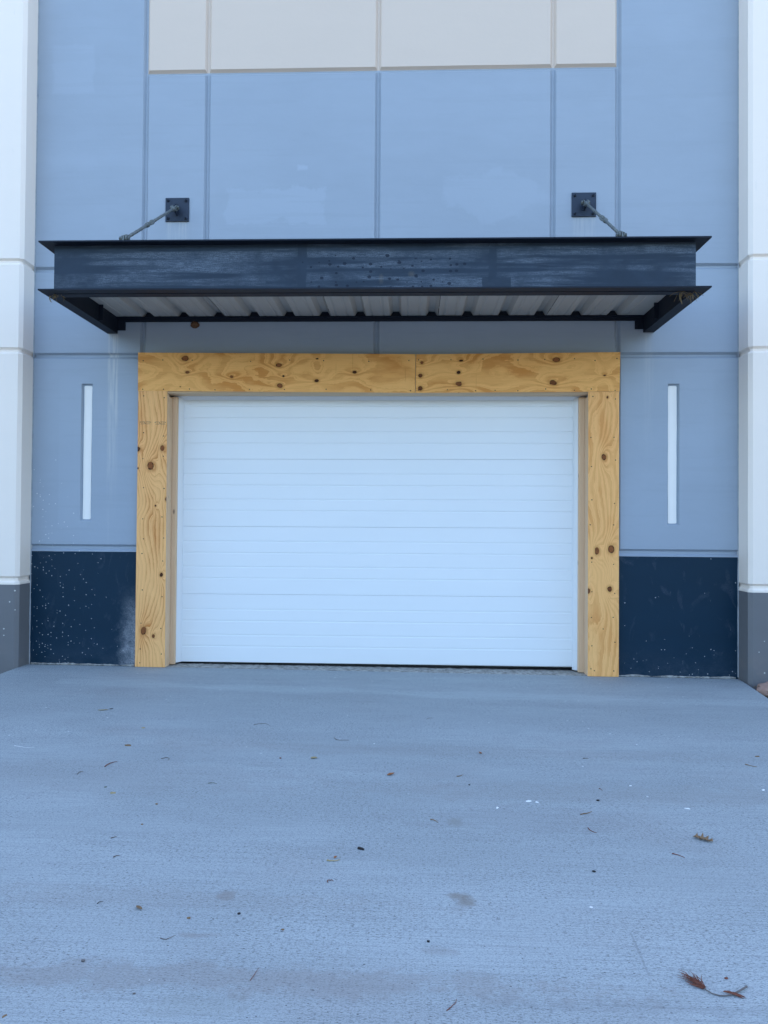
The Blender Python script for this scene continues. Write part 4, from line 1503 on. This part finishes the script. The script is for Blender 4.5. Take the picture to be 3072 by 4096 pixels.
twig([(-.333, -3.818), (-.304, -3.826), (-.279, -3.810)], "pale curved strip of bark left of centre in the foreground", M_TAN, .0036, "bark strip", "bark_strip")
leaf((-.300, -3.792), .020, .012, 60, "orange brown curl touching the pale bark strip", M_ORG, .9)
twig([(-.308, -3.998), (-.312, -3.985), (-.296, -3.982), (-.288, -3.988)], "small reddish C-shaped curl below the pale bark strip", M_RED, .0026)
chip((-.424, -4.329), .014, .009, 0, "pinkish brown fleck in the lower foreground left of centre", M_LEAF, "leaf_crumb", "leaf crumb", .002)
chip((.069, -4.37), .015, .007, 0, "small black oblong chip in the lower foreground", M_BLK, "rubber_chip", "rubber chip", .004)
twig([(-.474, -4.605), (-.467, -4.577), (-.461, -4.543)], "slim dark red stem standing steeply at the bottom left of centre", M_RED, .0018)
twig([(.113, -4.708), (.131, -4.687), (.140, -4.675), (.144, -4.656)], "dark red curved stem at the bottom right of centre", M_RED, .0020)
# right half
chip((.60, -3.118), .040, .016, 8, "torn white paper scrap on the right of the drive", M_WHITE, "paper_scrap", "paper scrap")
chip((.641, -3.128), .018, .012, -20, "smaller white scrap touching the torn paper", M_WHITE, "paper_scrap", "paper scrap")
chip((1.184, -2.861), .020, .014, 15, "square white paint flake right of the torn paper, further from the camera", M_WHITE)
chip((1.876, -2.872), .022, .014, 30, "white paint flake at the right edge of the picture", M_WHITE)
chip((1.371, -3.158), .028, .009, -15, "thin white paint flake above the oak leaf", M_WHITE)
twig([(.824, -3.271), (.845, -3.262), (.870, -3.250), (.888, -3.228)], "ragged olive brown stem with a raised tip on the right of the drive", M_LEAF, .0034)
twig([(.823, -3.424), (.826, -3.450), (.835, -3.468), (.850, -3.473)], "reddish hooked stem left of the oak leaf", M_RED, .0028)
twig([(1.969, -2.461), (1.987, -2.490), (2.017, -2.502)], "brown bent twig near the right edge of the drive", M_LEAF, .0036)
chip((2.11, -2.307), .038, .012, 8, "dark brown bark sliver above the bent twig at the right edge", M_LEAF, "bark_sliver", "bark", .004)
twig([(1.035, -2.427), (1.068, -2.425)], "short straight dark stem in front of the right plywood board", M_TWIG, .003)
twig([(1.004, -2.915), (1.014, -2.945)], "tiny reddish stem between the two white flakes on the right", M_RED, .0024)
pebble((.955, -3.086), .0085, "black round pebble right of the torn white paper")
twig([(1.118, -3.662), (1.140, -3.676), (1.158, -3.701)], "straight red brown twig below and left of the oak leaf", M_RED, .0030)
pebble((.744, -3.844), .0075, "black seed in the right foreground", M_BLK, "seed", "seed")
pebble((.98, -4.512), .0060, "red brown crumb above the grey stem at the bottom right", M_RED, "leaf_crumb", "leaf crumb")

# oak leaf: lobed blade with pointed tips
def oak_leaf(c, L, ang, label):
    ctrl = [(-.5, 0), (-.40, .10), (-.36, .34), (-.28, .16), (-.14, .14), (-.10, .46), (.00, .18), (.10, .14), (.20, .40), (.24, .14), (.36, .16), (.42, .22), (.50, .02)]
    up = ctrl; dn = [(x, -y * .9) for x, y in ctrl[::-1]][1:-1]
    pts = up + dn
    a = math.radians(ang); ca, sa = math.cos(a), math.sin(a)
    bm = bmesh.new()
    vs = [bm.verts.new((x * L, y * L * .8, 0)) for x, y in pts]
    bm.faces.new(vs)
    bmesh.ops.triangulate(bm, faces=bm.faces)
    bmesh.ops.subdivide_edges(bm, edges=bm.edges, cuts=2, use_grid_fill=True)
    for v in bm.verts:
        x, y = v.co.x, v.co.y
        z = 0.003 + abs(y) * .55 + 0.006 * mnoise.noise(Vector((x * 60, y * 60, 0))) + (x / L) ** 2 * .012
        v.co = Vector((x * ca - y * sa, x * sa + y * ca, max(z, 0.001)))
    for f in bm.faces: f.smooth = True
    t = thing("oak_leaf", label, "leaf", (c[0], c[1], gz(c[0], 0)))
    me = bpy.data.meshes.new("leaf_blade"); bm.to_mesh(me); bm.free(); me.materials.append(M_LEAF)
    o = bpy.data.objects.new("leaf_blade", me); scene.collection.objects.link(o); o.parent = t
    md = o.modifiers.new("thickness", 'SOLIDIFY'); md.thickness = 0.0007
    m = MB()
    m.tube([(c[0] - L * .5 * ca, c[1] - L * .5 * sa, gz(c[0], 0) + .006), (c[0], c[1], gz(c[0], 0) + .0045), (c[0] + L * .5 * ca, c[1] + L * .5 * sa, gz(c[0], 0) + .007)], [.0016, .0012, .0008], 5)
    m.build("leaf_stalk", M_TWIG, t)
    return t
oak_leaf((1.305, -3.515), .085, -38, "dry brown oak leaf with pointed lobes on the right of the drive")

# cypress frond: grey stem with a red brown tuft of needles at its left end and a small spray on it
fr = thing("cypress_frond", "red brown feathery dead frond on a curved grey stem at the bottom right", "dead frond", (.896, -4.575, gz(.9, 0)))
zf = gz(.9, 0)
m = MB(); m.tube([(.890, -4.570, zf + .004), (.905, -4.590, zf + .003), (.925, -4.599, zf + .003), (.945, -4.598, zf + .003), (.965, -4.591, zf + .003), (.990, -4.578, zf + .005), (1.021, -4.560, zf + .008)], [.0016, .0017, .0019, .0020, .0022, .0025, .0030], 6)
m.build("stem", M_STEM, fr)
m = MB()
for i in range(52):
    a0 = math.radians(random.uniform(84, 150)); L = random.uniform(.03, .092) * (1.0 - 0.25 * abs(math.degrees(a0) - 120) / 30)
    p = Vector((.890 + random.uniform(-.006, .006), -4.568 + random.uniform(-.005, .008), zf + random.uniform(.002, .010)))
    pts = [p.copy()]
    for k in range(5):
        a0 += random.uniform(-.28, .28)
        p = p + Vector((math.cos(a0), math.sin(a0), random.uniform(-.12, .16))) * L / 5
        p.z = max(p.z, zf + .0015)
        pts.append(p.copy())
    m.tube(pts, [.0009, .0010, .0010, .0010, .0008, .0004], 4)
m.build("needles", M_RED, fr, kind="stuff")
m = MB()
for i in range(14):
    a0 = math.radians(random.choice((-38, 140)) + random.uniform(-14, 14)); L = random.uniform(.012, .032)
    p = Vector((.968 + random.uniform(-.008, .008), -4.589 + random.uniform(-.004, .004), zf + random.uniform(.003, .007)))
    q = p + Vector((math.cos(a0), math.sin(a0), 0)) * L * .5; r = q + Vector((math.cos(a0 + .2), math.sin(a0 + .2), -.1)) * L * .5
    m.tube([p, q, r], [.0020, .0018, .0010], 4)
m.build("side_spray", M_RED, fr, kind="stuff")

for o in bpy.data.objects:
    if "_org" in o: del o["_org"]
